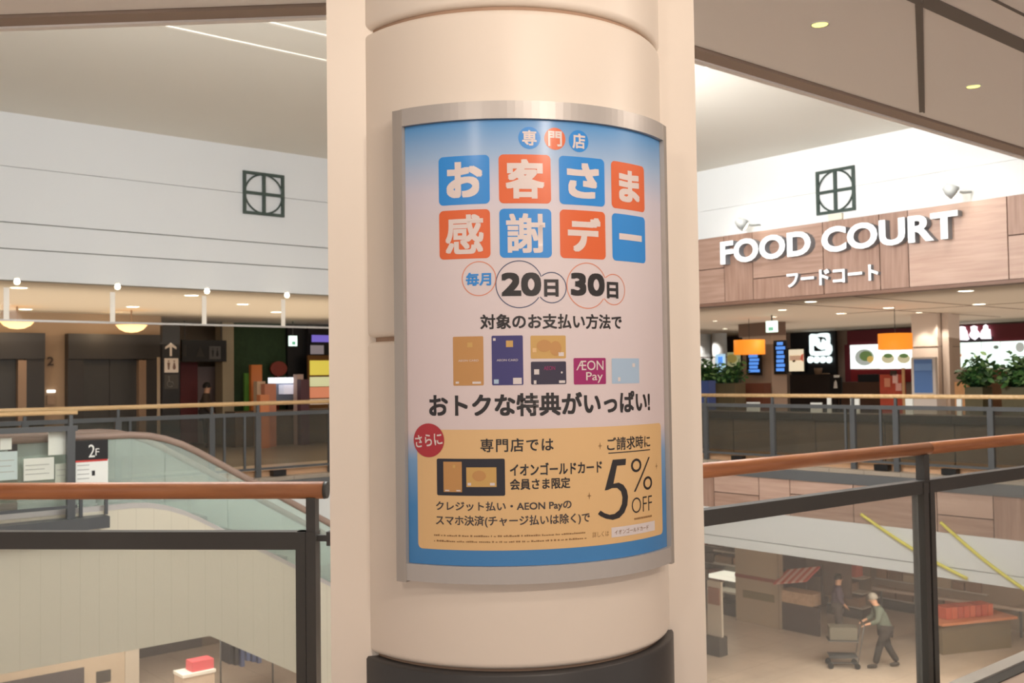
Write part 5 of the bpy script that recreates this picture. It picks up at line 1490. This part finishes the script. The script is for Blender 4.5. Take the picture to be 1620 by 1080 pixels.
# standing poster sign beside the pillar
a, b = gz(1127, 1037)
t = thing('floor_sign', 'white upright floor sign on dark foot below the near handrail beside the pillar', 'sign', G(a, b, Z_GR))
m = MB(); m.g(a, a + 0.3, b - 0.22, b + 0.20, Z_GR, Z_GR + 0.45); m.build('foot', steel_dark, t)
m = MB(); m.g(a + 0.1, a + 0.16, b - 0.22, b + 0.20, Z_GR + 0.45, Z_GR + 1.75); m.build('board', grey_pl, t)
m = MB(); m.g(a + 0.08, a + 0.1, b - 0.18, b + 0.16, Z_GR + 1.2, Z_GR + 1.6); m.build('picture', mat('sign_picture', (150, 110, 96), 0.6, noise=0.3, scale=8), t)
# tan partition with red stripe and olive panel
a, b = gz(1201, 988)
t = thing('shop_partition', 'tall tan shop partition with red stripe on the ground floor', 'partition', G(a, b, Z_GR))
m = MB(); m.g(a, a + 0.12, b - 0.62, b + 0.75, Z_GR, -1.45); m.build('board', mat('partition_tan', (176, 158, 136), 0.6), t)
m = MB(); m.g(a - 0.02, a, b - 0.62, b + 0.75, Z_GR + 1.18, Z_GR + 1.27); m.build('red_stripe', mat('stripe_red', (140, 74, 58), 0.6), t)
m = MB(); m.g(a - 0.02, a, b - 0.5, b + 0.5, Z_GR + 0.66, Z_GR + 0.86); m.build('olive_panel', mat('olive_panel', (124, 112, 84), 0.6), t)
m = MB(); m.g(a - 0.03, a + 0.13, b - 0.70, b - 0.625, Z_GR, -1.45); m.build('edge_post', mat('partition_edge', (158, 142, 124), 0.6), t)
# white edged fridge case left of it
a, b = gz(1160, 975)
t = thing('chiller_case', 'open chiller case with bright white canopy edge beside the tan partition', 'chiller', G(a, b, Z_GR))
m = MB(); m.g(a, a + 0.9, b - 0.55, b + 0.75, Z_GR, Z_GR + 0.32); m.build('base', steel_dark, t)
m = MB(); m.g(a + 0.6, a + 0.9, b - 0.55, b + 0.75, Z_GR + 0.32, Z_GR + 2.0); m.build('back', mat('chiller_inside', (98, 92, 80), 0.6, noise=0.4, scale=7), t)
for k, z in enumerate((0.58, 1.35, 1.7)):
    m = MB(); m.g(a + 0.1, a + 0.6, b - 0.53, b + 0.73, Z_GR + z, Z_GR + z + 0.05); m.build('shelf', grey_pl, t)
m = MB(); m.g(a - 0.1, a + 0.6, b - 0.55, b + 0.75, Z_GR + 0.98, Z_GR + 1.09); m.build('canopy', mat('canopy_lit', (255, 252, 236), 0.5, emit=0.9), t)
for k in range(2):
    m = MB(); m.g(a + 0.15, a + 0.5, b - 0.5 + 0.62 * k, b + 0.08 + 0.62 * k, Z_GR + 1.402, Z_GR + 1.58)
    tag(m.build('carton', mat('chiller_goods_%d' % k, ((190, 150, 118), (150, 124, 98))[k], 0.6, noise=0.2, scale=8)), ('tan goods carton on the chiller case shelf next to the tan partition', 'brown goods carton on the chiller case shelf next to the pillar')[k], 'carton')
bxa, bxb = a, b
# dark booth with striped awning
a, b = gz(1262, 1000)
t = thing('market_booth', 'dark market booth with red and white striped awning on the ground floor', 'booth', G(a, b, Z_GR))
m = MB(); m.g(a, a + 0.1, b - 0.62, b + 0.80, Z_GR, Z_GR + 0.72); m.build('counter_front', mat('booth_dark', (70, 60, 57), 0.6), t)
m = MB(); m.g(a, a + 1.6, b + 0.70, b + 0.80, Z_GR + 0.72, Z_GR + 3.3); m.build('side_wall', MATS['booth_dark'], t)
m = MB(); m.g(a + 1.5, a + 1.6, b - 0.62, b + 0.70, Z_GR + 0.72, Z_GR + 3.3); m.build('back_wall', mat('booth_back', (112, 96, 86), 0.6, noise=0.3, scale=3), t)
aw = MB(); n = 9
stripe_r, stripe_w = mat('awning_red', (196, 92, 84), 0.7), mat('awning_white', (230, 190, 178), 0.7)
for k in range(n):
    v0 = b + 0.52 - 1.02 * k / n; v1 = b + 0.52 - 1.02 * (k + 1) / n; r0 = 0.22 * k / n; r1 = 0.22 * (k + 1) / n
    aw.add([G(a - 0.3, v0, Z_GR + 1.22 + r0), G(a - 0.3, v1, Z_GR + 1.22 + r1), G(a + 0.35, v1, Z_GR + 1.50 + r1), G(a + 0.35, v0, Z_GR + 1.50 + r0),
            G(a - 0.3, v0, Z_GR + 1.19 + r0), G(a - 0.3, v1, Z_GR + 1.19 + r1), G(a + 0.35, v1, Z_GR + 1.47 + r1), G(a + 0.35, v0, Z_GR + 1.47 + r0)],
           [(0, 1, 2, 3), (7, 6, 5, 4), (0, 4, 5, 1), (1, 5, 6, 2), (2, 6, 7, 3), (3, 7, 4, 0)], k % 2)
aw.build('awning', [stripe_r, stripe_w], t)
m = MB(); m.g(a + 0.33, a + 0.38, b - 0.5, b + 0.7, Z_GR + 1.44, Z_GR + 1.50); m.build('awning_rail', steel_dark, t)
m = MB(); m.g(a + 0.33, a + 0.38, b - 0.55, b - 0.50, Z_GR + 0.72, Z_GR + 1.75); m.build('post', steel_dark, t)
m = MB(); m.g(a + 0.0, a + 0.5, b - 0.45, b + 0.55, Z_GR + 0.72, Z_GR + 1.02); m.build('goods_tray', mat('goods_tan', (186, 156, 130), 0.7, noise=0.4, scale=10), t)
# shelves of goods behind the walker
def shelf_unit(label, px, py, wv, h, cols, seed, short):
    a, b = gz(px, py); rg = random.Random(seed)
    t = thing('goods_shelf', label, 'shelf', G(a, b, Z_GR))
    m = MB(); m.g(a, a + 0.5, b - wv / 2, b + wv / 2, Z_GR, Z_GR + 0.25); m.build('plinth', steel_dark, t)
    m = MB(); m.g(a + 0.46, a + 0.5, b - wv / 2, b + wv / 2, Z_GR + 0.25, Z_GR + h); m.build('back_panel', mat('shelf_back', (120, 106, 92), 0.6), t)
    nsh = max(2, int(h / 0.5)); cells = []
    for k in range(nsh):
        z = Z_GR + 0.27 + (h - 0.3) * k / nsh
        m = MB(); m.g(a + 0.02, a + 0.46, b - wv / 2, b + wv / 2, z, z + 0.03); m.build('shelf_board', grey_pl, t)
        v = b + wv / 2 - 0.03; i = 0
        while v > b - wv / 2 + 0.35:
            wd = rg.uniform(0.3, 0.55); hh = rg.uniform(0.18, 0.32); lo = max(v - wd, b - wv / 2 + 0.02)
            c = rg.choice(cols); cells.append((k, i, lo, v, z + 0.031, hh, c)); v = lo - 0.04; i += 1
    words = ['first', 'second', 'third', 'fourth', 'fifth', 'sixth', 'seventh', 'eighth']
    rows = ['lowest', 'second lowest', 'third lowest', 'fourth lowest', 'fifth lowest']
    for (k, i, lo, hi, z, hh, c) in cells:
        m = MB(); m.g(a + 0.06, a + 0.42, lo, hi, z, z + hh)
        o = m.build('carton', mat('goods_%d_%d_%d' % c, c, 0.6, noise=0.15, scale=9))
        tag(o, '%s goods carton on the %s shelf of the %s' % (words[min(i, 7)], rows[min(k, 4)], short), 'carton', 'goods on the ' + short)
    return t
warm_goods = [(166, 130, 106), (140, 112, 92), (186, 120, 96), (122, 104, 88), (176, 158, 136)]
shelf_unit('low goods shelf with reddish packs behind the striped booth', 1336, 975, 1.1, 1.5, [(196, 108, 92), (170, 140, 116), (150, 120, 100)], 3, 'shelf behind the booth')
# long rail and counter at right
t = thing('display_counter', 'olive display counter with orange top on the ground floor, right of the post', 'counter', G(24.2, 12, Z_GR))
a0, b0 = gz(1492, 1036); a1, b1 = gz(1600, 1024)
P0, P1 = G(a0, b0), G(a1, b1); dd = (P1 - P0).normalized(); nn = Vector((-dd.y, dd.x, 0))
m = MB(); m.beam(up(P0 + nn * 0.35, Z_GR + 0.35), up(P1 + nn * 0.35, Z_GR + 0.35), 0.7, 0.7); m.build('body', mat('counter_olive', (120, 104, 78), 0.6, noise=0.15, scale=2), t)
m = MB(); m.beam(up(P0 + nn * 0.3 - dd * 0.1, Z_GR + 0.735), up(P1 + nn * 0.3 + dd * 0.1, Z_GR + 0.735), 0.85, 0.06); m.build('orange_top', mat('edge_orange', (214, 140, 100), 0.5), t)
L_ = (P1 - P0).length
redg = [(198, 92, 64), (206, 104, 72), (186, 84, 62)]
wn = ['first', 'second', 'third', 'fourth', 'fifth', 'sixth', 'seventh', 'eighth', 'ninth', 'tenth', 'eleventh', 'twelfth']
for k in range(8):
    q = P0 + dd * (0.25 + L_ * 0.7 * k / 8) + nn * 0.35
    m = MB(); m.beam(up(q, Z_GR + 0.77 + 0.14), up(q + dd * L_ * 0.075, Z_GR + 0.77 + 0.14), 0.4, 0.27)
    tag(m.build('red_pack', mat('redpack_%d' % (k % 3), redg[k % 3], 0.6)), '%s orange red pack from the left on the olive counter' % wn[k], 'pack', 'red packs on the olive counter')
t = thing('shop_rail', 'long pale rail running past the walking person toward the right edge', 'rail', G(25, 13, Z_GR))
q0 = G(*gz(1330, 962)); q1 = G(*gz(1700, 1022))
z_a = Z_GR + 0.70
m = MB(); m.beam(up(q0, z_a), up(q1, z_a), 0.12, 0.07); m.build('top_rail', mat('rail_pale', (188, 170, 156), 0.5), t)
for k in range(6):
    q = q0.lerp(q1, k / 5)
    m = MB(); m.beam(up(q, Z_GR), up(q, z_a - 0.03), 0.05, 0.05); m.build('post', steel_mid, t)
for (px, py, wv, h, short, lab) in ((1470, 975, 3.2, 1.9, 'dim shelf behind the post', 'dim wide goods shelf behind the railing post, far on the ground floor'), (1580, 985, 3.0, 1.9, 'dim shelf at the right edge', 'dim wide goods shelf near the right picture edge, far on the ground floor'),
                                    (1140, 935, 2.2, 2.4, 'shelf beside the pillar', 'brown goods shelf behind the chiller case beside the pillar')):
    shelf_unit(lab, px, py, wv, h, warm_goods, px, short)
# lower-left kiosks
a, b = gz(190, 1100)
t = thing('kiosk', 'pale kiosk with white pillar edge under the escalator, lower left', 'kiosk', G(a, b, Z_GR))
m = MB(); m.g(a - 4.2, a + 0.1, b, b + 0.3, Z_GR, Z_GR + 2.2); m.build('body', mat('kiosk_tan', (192, 178, 160), 0.6), t)
m = MB(); m.g(a + 0.1, a + 0.4, b - 0.03, b + 0.3, Z_GR, Z_GR + 2.25); m.build('white_pillar', grey_pl, t)
m = MB(); m.g(a - 0.50, a - 0.2, b - 0.02, b, Z_GR + 0.35, Z_GR + 0.6); m.build('dark_window', steel_dark, t)
m = MB(); m.g(a - 2.4, a - 0.75, b - 0.02, b, Z_GR + 0.1, Z_GR + 0.75); m.build('dark_window', mat('kiosk_dark', (84, 80, 84), 0.5, noise=0.3, scale=2), t)
m = MB(); m.g(a - 4.2, a - 2.6, b - 0.02, b, Z_GR + 0.1, Z_GR + 0.75); m.build('dark_window', MATS['kiosk_dark'], t)
a, b = gz(316, 1126)
t = thing('promo_table', 'small white promotion table at the lower left, ground floor', 'table', G(a, b, Z_GR))
m = MB(); m.g(a - 0.35, a + 0.35, b, b + 0.5, Z_GR + 0.74, Z_GR + 0.80); m.build('table_top', white_pl, t)
m = MB(); m.g(a - 0.33, a + 0.33, b + 0.02, b + 0.48, Z_GR, Z_GR + 0.74); m.build('skirt', mat('table_skirt', (204, 186, 170), 0.7), t)
m = MB(); m.g(a - 0.12, a + 0.34, b + 0.08, b + 0.4, Z_GR + 0.80, Z_GR + 1.0)
tag(m.build('red_box', mat('coral_box', (214, 96, 104), 0.6)), 'coral red box on the small white promotion table', 'box')
a, b = gz(232, 1048)
t = thing('dark_stall', 'long dark stall behind the kiosk on the ground floor, lower left', 'stall', G(a, b, Z_GR))
m = MB(); m.g(a - 0.9, a + 1.6, b + 0.5, b + 0.9, Z_GR, Z_GR + 1.9); m.build('body', mat('stall_dark', (86, 82, 82), 0.6, noise=0.4, scale=1.2), t)
m = MB(); m.g(a + 1.6, a + 4.6, b + 0.5, b + 0.9, Z_GR, Z_GR + 1.5); m.build('side_body', mat('stall_brown', (124, 110, 96), 0.6, noise=0.3, scale=1.5), t)
# rack of dark and blue garments
a, b = gz(332, 1120); a += 0.32; b += 0.2
t = thing('garment_rack', 'rack of black and blue garments beside the promotion table', 'clothes rack', G(a + 0.6, b + 0.2, Z_GR))
m = MB(); m.tube([G(a + 0.1, b + 0.2, Z_GR), G(a + 0.1, b + 0.2, Z_GR + 1.75), G(a + 1.3, b + 0.2, Z_GR + 1.75), G(a + 1.3, b + 0.2, Z_GR)], 0.02, 8); m.build('frame', steel_mid, t)
gcols = [(34, 34, 40), (40, 40, 46), (70, 82, 120), (78, 92, 132), (66, 78, 116), (74, 86, 124), (58, 62, 78), (196, 188, 180)]
for k, c in enumerate(gcols):
    u = a + 0.2 + 0.13 * k
    m = MB(); T = lambda x, y, d: G(u + d, b + 0.2 + x, Z_GR + y)
    m.prism([(-0.05, 1.72), (0.05, 1.72), (0.24, 1.60), (0.30, 1.15), (0.22, 1.13), (0.20, 1.3), (0.22, 0.75 - 0.05 * (k % 3)), (-0.22, 0.75 - 0.05 * (k % 3)), (-0.20, 1.3), (-0.22, 1.13), (-0.30, 1.15), (-0.24, 1.60)], T, 0, 0.08)
    tag(m.build('garment', mat('cloth_%d' % k, c, 0.8)), '%s garment, %s from the left on the rack beside the promotion table' % (('black', 'black', 'blue', 'blue', 'blue', 'blue', 'grey', 'pale')[k], wn[k]), 'garment', 'garments on the rack')

# ================================================================== PEOPLE
skin_m = mat('skin', (206, 160, 132), 0.55)
def skinned(name, verts, edges, radii, m_, parent, root=0, sub=1):
    me = bpy.data.meshes.new('sk'); me.from_pydata([tuple(v) for v in verts], edges, [])
    o = bpy.data.objects.new('sk', me); C.objects.link(o)
    o.modifiers.new('skin', 'SKIN')
    sl = me.skin_vertices[0].data
    for i, r in enumerate(radii):
        sl[i].radius = (r, r) if not isinstance(r, tuple) else r
        sl[i].use_root = (i == root)
    s = o.modifiers.new('sub', 'SUBSURF'); s.levels = sub; s.render_levels = sub
    bpy.context.view_layer.update()
    ev = o.evaluated_get(bpy.context.evaluated_depsgraph_get())
    em = ev.to_mesh()
    vs = [v.co.copy() for v in em.vertices]; fs = [tuple(p.vertices) for p in em.polygons]
    ev.to_mesh_clear()
    bpy.data.objects.remove(o); bpy.data.meshes.remove(me)
    mb = MB(); mb.add(vs, fs, 0, True)
    return mb.build(name, m_, parent)
def person(label, foot, face, side, h, pose, cloth, group=None):
    """foot: point between the feet; face, side: horizontal unit vectors; pose: dict of joint points in (forward, side, height) for h = 1.7"""
    k = h / 1.7
    t = thing('person', label, 'person', foot, group)
    def P(q): return foot + face * (q[0] * k) + side * (q[1] * k) + Vector((0, 0, q[2] * k))
    J = {n: P(q) for n, q in pose.items()}
    # body: one continuous skin surface
    names = ['pelvis', 'waist', 'chest', 'neck', 'chin', 'crown', 'shL', 'elL', 'wrL', 'shR', 'elR', 'wrR', 'hipL', 'knL', 'anL', 'hipR', 'knR', 'anR']
    E = [(0, 1), (1, 2), (2, 3), (3, 4), (4, 5), (2, 6), (6, 7), (7, 8), (2, 9), (9, 10), (10, 11), (0, 12), (12, 13), (13, 14), (0, 15), (15, 16), (16, 17)]
    rad = dict(pelvis=.125, waist=.115, chest=.13, neck=.058, chin=.088, crown=.092, shL=.06, elL=.042, wrL=.03, shR=.06, elR=.042, wrR=.03, hipL=.085, knL=.058, anL=.038, hipR=.085, knR=.058, anR=.038)
    vs = [J[n] for n in names]; rr_2 = [rad[n] * k for n in names]
    # hands: palm, four fingers and a thumb
    for s in ('L', 'R'):
        w_, e_ = J['wr' + s], J['el' + s]
        d = (w_ - e_).normalized(); sd = d.cross(Vector((0, 0, 1)))
        if sd.length < 0.1: sd = face.copy()
        sd.normalize(); wi = names.index('wr' + s)
        vs.append(w_ + d * 0.05 * k); rr_2.append(0.034 * k); pi_ = len(vs) - 1; E.append((wi, pi_))
        for f in range(4):
            vs.append(vs[pi_] + d * (0.045 + 0.004 * (1 - abs(f - 1.5))) * k + sd * (f - 1.5) * 0.02 * k); rr_2.append(0.009 * k); E.append((pi_, len(vs) - 1)); bi = len(vs) - 1
            vs.append(vs[bi] + d * (0.05 + 0.008 * (1.5 - abs(f - 1.5))) * k - Vector((0, 0, 0.02 * k))); rr_2.append(0.0075 * k); E.append((bi, len(vs) - 1))
        vs.append(vs[pi_] + sd * 0.045 * k + d * 0.02 * k); rr_2.append(0.010 * k); E.append((pi_, len(vs) - 1)); bi = len(vs) - 1
        vs.append(vs[bi] + d * 0.04 * k + sd * 0.008 * k); rr_2.append(0.008 * k); E.append((bi, len(vs) - 1))
    body = skinned('body', vs, E, rr_2, skin_m, t, 0, 1)
    # face
    hd = (J['crown'] - J['chin']).normalized(); fw = (face - hd * face.dot(hd)).normalized()
    mid = J['chin'].lerp(J['crown'], 0.55)
    def blob(name, c, rx, m_, n=8, sy=1.0):
        mb = MB(); vs2 = []; fs2 = []
        for i in range(n + 1):
            th_ = PI * i / n
            for j in range(n * 2):
                ph = PI * j / n; vs2.append(c + Vector((math.sin(th_) * math.cos(ph) * rx, math.sin(th_) * math.sin(ph) * rx, math.cos(th_) * rx * sy)))
        for i in range(n):
            for j in range(n * 2):
                j2 = (j + 1) % (n * 2); fs2.append((i * 2 * n + j, i * 2 * n + j2, (i + 1) * 2 * n + j2, (i + 1) * 2 * n + j))
        mb.add(vs2, fs2, 0, True); return mb.build(name, m_, t)
    for s in (-1, 1):
        blob('eye', mid + fw * 0.084 * k + side * 0.032 * k * s, 0.010 * k, black, 5)
        blob('ear', mid + side * 0.091 * k * s - fw * 0.005 * k, 0.022 * k, skin_m, 5, 1.4)
    blob('nose', mid + fw * 0.096 * k - hd * 0.025 * k, 0.013 * k, skin_m, 5, 1.3)
    mb = MB(); mb.beam(mid + fw * 0.090 * k - hd * 0.06 * k - side * 0.022 * k, mid + fw * 0.090 * k - hd * 0.06 * k + side * 0.022 * k, 0.006 * k, 0.008 * k); mb.build('mouth', mat('lips', (150, 90, 80), 0.6), t)
    # hair cap
    mb = MB(); n = 10; vs2 = []; fs2 = []
    for i in range(n + 1):
        th_ = PI * 0.62 * i / n
        for j in range(20):
            ph = 2 * PI * j / 20
            dirv = hd * math.cos(th_) + (fw * math.cos(ph) + side * math.sin(ph)) * math.sin(th_)
            cut = 1.0 if math.cos(ph) < 0.35 or th_ < 1.0 else 0.86
            vs2.append(J['chin'].lerp(J['crown'], 0.72) - fw * 0.010 * k + dirv * 0.113 * k * cut)
    for i in range(n):
        for j in range(20):
            j2 = (j + 1) % 20; fs2.append((i * 20 + j, i * 20 + j2, (i + 1) * 20 + j2, (i + 1) * 20 + j))
    mb.add(vs2, fs2, 0, True); mb.build('hair', cloth['hair'], t)
    # clothes
    sn = ['pelvis', 'waist', 'chest', 'neck', 'shL', 'elL', 'cuL', 'shR', 'elR', 'cuR']
    J['cuL'] = J['elL'].lerp(J['wrL'], 0.8); J['cuR'] = J['elR'].lerp(J['wrR'], 0.8)
    J['hemP'] = J['pelvis'] + (J['pelvis'] - J['waist']).normalized() * 0.03 * k
    tv = [J['hemP'], J['waist'], J['chest'], J['chest'].lerp(J['neck'], 0.88), J['shL'], J['elL'], J['cuL'], J['shR'], J['elR'], J['cuR']]
    skinned('jacket', tv, [(0, 1), (1, 2), (2, 3), (2, 4), (4, 5), (5, 6), (2, 7), (7, 8), (8, 9)], [x * k for x in (.19, .175, .185, .088, .10, .072, .055, .09, .072, .055)], cloth['top'], t, 1)
    lv = [J['pelvis'], J['hipL'], J['knL'], J['knL'].lerp(J['anL'], 1.0), J['hipR'], J['knR'], J['knR'].lerp(J['anR'], 1.0)]
    skinned('trousers', lv, [(0, 1), (1, 2), (2, 3), (0, 4), (4, 5), (5, 6)], [x * k for x in (.155, .118, .09, .074, .118, .09, .074)], cloth['legs'], t, 0)
    for s in ('L', 'R'):
        an = J['an' + s]; toe = J.get('toe' + s) or (an + face * 0.19 * k - Vector((0, 0, 0.05 * k)))
        heel = an - face * 0.05 * k - Vector((0, 0, 0.035 * k))
        skinned('shoe', [heel, an.lerp(toe, 0.45) - Vector((0, 0, 0.012 * k)), toe], [(0, 1), (1, 2)], [0.045 * k, 0.048 * k, 0.036 * k], cloth['shoe'], t, 0)
    return t
# walking shopper leaning on a trolley, heading to the picture's left
fa, fb = gz(1402, 1056)
foot = G(fa, fb, Z_GR)
fdir = (-RGT + FWD * 0.15); fdir.z = 0; fdir.normalize(); sdir = Vector((fdir.y, -fdir.x, 0))
walk = dict(pelvis=(0.0, 0, 0.92), waist=(0.05, 0, 1.06), chest=(0.15, 0, 1.30), neck=(0.20, 0, 1.45), chin=(0.25, 0, 1.53), crown=(0.28, 0, 1.65),
            shL=(0.16, -0.19, 1.38), elL=(0.20, -0.24, 1.12), wrL=(0.42, -0.20, 1.04), shR=(0.16, 0.19, 1.38), elR=(0.22, 0.24, 1.13), wrR=(0.42, 0.20, 1.04),
            hipL=(0.0, -0.10, 0.88), knL=(0.16, -0.10, 0.50), anL=(0.26, -0.10, 0.10), hipR=(0.0, 0.10, 0.88), knR=(-0.06, 0.10, 0.48), anR=(-0.28, 0.10, 0.115),
            toeL=(0, 0, 0), toeR=(0, 0, 0))
def toe(foot, q, k=1.0): return foot + fdir * q[0] + sdir * q[1] + Vector((0, 0, q[2]))
for n_, q in (('toeL', (0.45, -0.10, 0.045)), ('toeR', (-0.10, 0.10, 0.040))): walk[n_] = q
person('walking person in grey green jacket and dark trousers pushing a trolley on the ground floor', foot, fdir, sdir, 1.66, walk,
       dict(hair=mat('hair_grey', (150, 146, 138), 0.8), top=mat('jacket_grey_green', (96, 106, 96), 0.85), legs=mat('trousers_dark', (46, 40, 38), 0.85), shoe=mat('shoe_dark', (52, 46, 42), 0.6)))
# the trolley
tb = foot + fdir * 0.92
t = thing('shopping_trolley', 'small grey shopping trolley in front of the walking person', 'trolley', tb)
def Tr(x, y, z): return tb + fdir * x + sdir * y + Vector((0, 0, z))
m = MB()
m.tube([Tr(-0.43, -0.22, 1.0), Tr(-0.43, 0.22, 1.0)], 0.016, 8); m.build('push_bar', steel_mid, t)
for s in (-1, 1):
    m = MB(); m.tube([Tr(-0.43, 0.2 * s, 1.0), Tr(-0.36, 0.2 * s, 0.6), Tr(-0.28, 0.2 * s, 0.15), Tr(0.34, 0.2 * s, 0.13)], 0.014, 8); m.build('side_tube', steel_mid, t)
m = MB(); m.beam(Tr(-0.3, 0, 0.62), Tr(0.36, 0, 0.62), 0.42, 0.02); m.build('upper_tray', steel_mid, t)
m = MB(); m.beam(Tr(-0.28, 0, 0.26), Tr(0.34, 0, 0.26), 0.42, 0.02); m.build('lower_tray', steel_mid, t)
m = MB(); m.beam(Tr(-0.28, 0, 0.78), Tr(0.32, 0, 0.78), 0.36, 0.28)
tag(m.build('shopping_basket', mat('basket_grey', (104, 102, 92), 0.6)), 'grey basket on the trolley of the walking person', 'basket')
for (x, s) in ((-0.26, -1), (-0.26, 1), (0.32, -1), (0.32, 1)):
    m = MB(); c = Tr(x, 0.2 * s, 0.065); m.tube([c - sdir * 0.02, c + sdir * 0.02], 0.065, 14); m.build('wheel', black, t)
# standing person by the booth
fa, fb = gz(1324, 1010)
foot2 = G(fa - 0.1, fb - 0.1, Z_GR)
fd2 = (EU * 0.6 - EV * 0.8).normalized(); sd2 = Vector((fd2.y, -fd2.x, 0))
stand = dict(pelvis=(0, 0, 0.93), waist=(0, 0, 1.08), chest=(0.02, 0, 1.31), neck=(0.03, 0, 1.46), chin=(0.05, 0, 1.54), crown=(0.05, 0, 1.67),
             shL=(0.02, -0.19, 1.39), elL=(0.03, -0.24, 1.12), wrL=(0.16, -0.22, 0.92), shR=(0.02, 0.19, 1.39), elR=(0.03, 0.24, 1.12), wrR=(0.18, 0.20, 0.95),
             hipL=(0, -0.10, 0.89), knL=(0.03, -0.11, 0.50), anL=(0.0, -0.11, 0.10), hipR=(0, 0.10, 0.89), knR=(0.04, 0.11, 0.50), anR=(0.03, 0.11, 0.10), toeL=(0.19, -0.12, 0.045), toeR=(0.22, 0.12, 0.045))
person('standing person in dark purple clothes at the right end of the striped booth', foot2, fd2, sd2, 1.62, stand,
       dict(hair=mat('hair_black', (34, 30, 28), 0.7), top=mat('jacket_purple', (92, 82, 96), 0.85), legs=mat('trousers_grey', (84, 78, 76), 0.85), shoe=mat('shoe_dark', (52, 46, 42), 0.6)))
# person in the lift lobby by the corridor door
pa_, pz_ = on_b(325, 640, 22.0)
foot3 = G(pa_, 22.0, 0)
fd3 = (EV * -0.5 + EU * 0.85).normalized(); sd3 = Vector((fd3.y, -fd3.x, 0))
person('distant person with dark hair in a brown coat before the corridor door', foot3, fd3, sd3, 1.44, stand,
       dict(hair=MATS['hair_black'], top=mat('coat_brown', (66, 54, 44), 0.85), legs=mat('trousers_dark', (66, 58, 54), 0.85), shoe=mat('shoe_dark', (52, 46, 42), 0.6)))
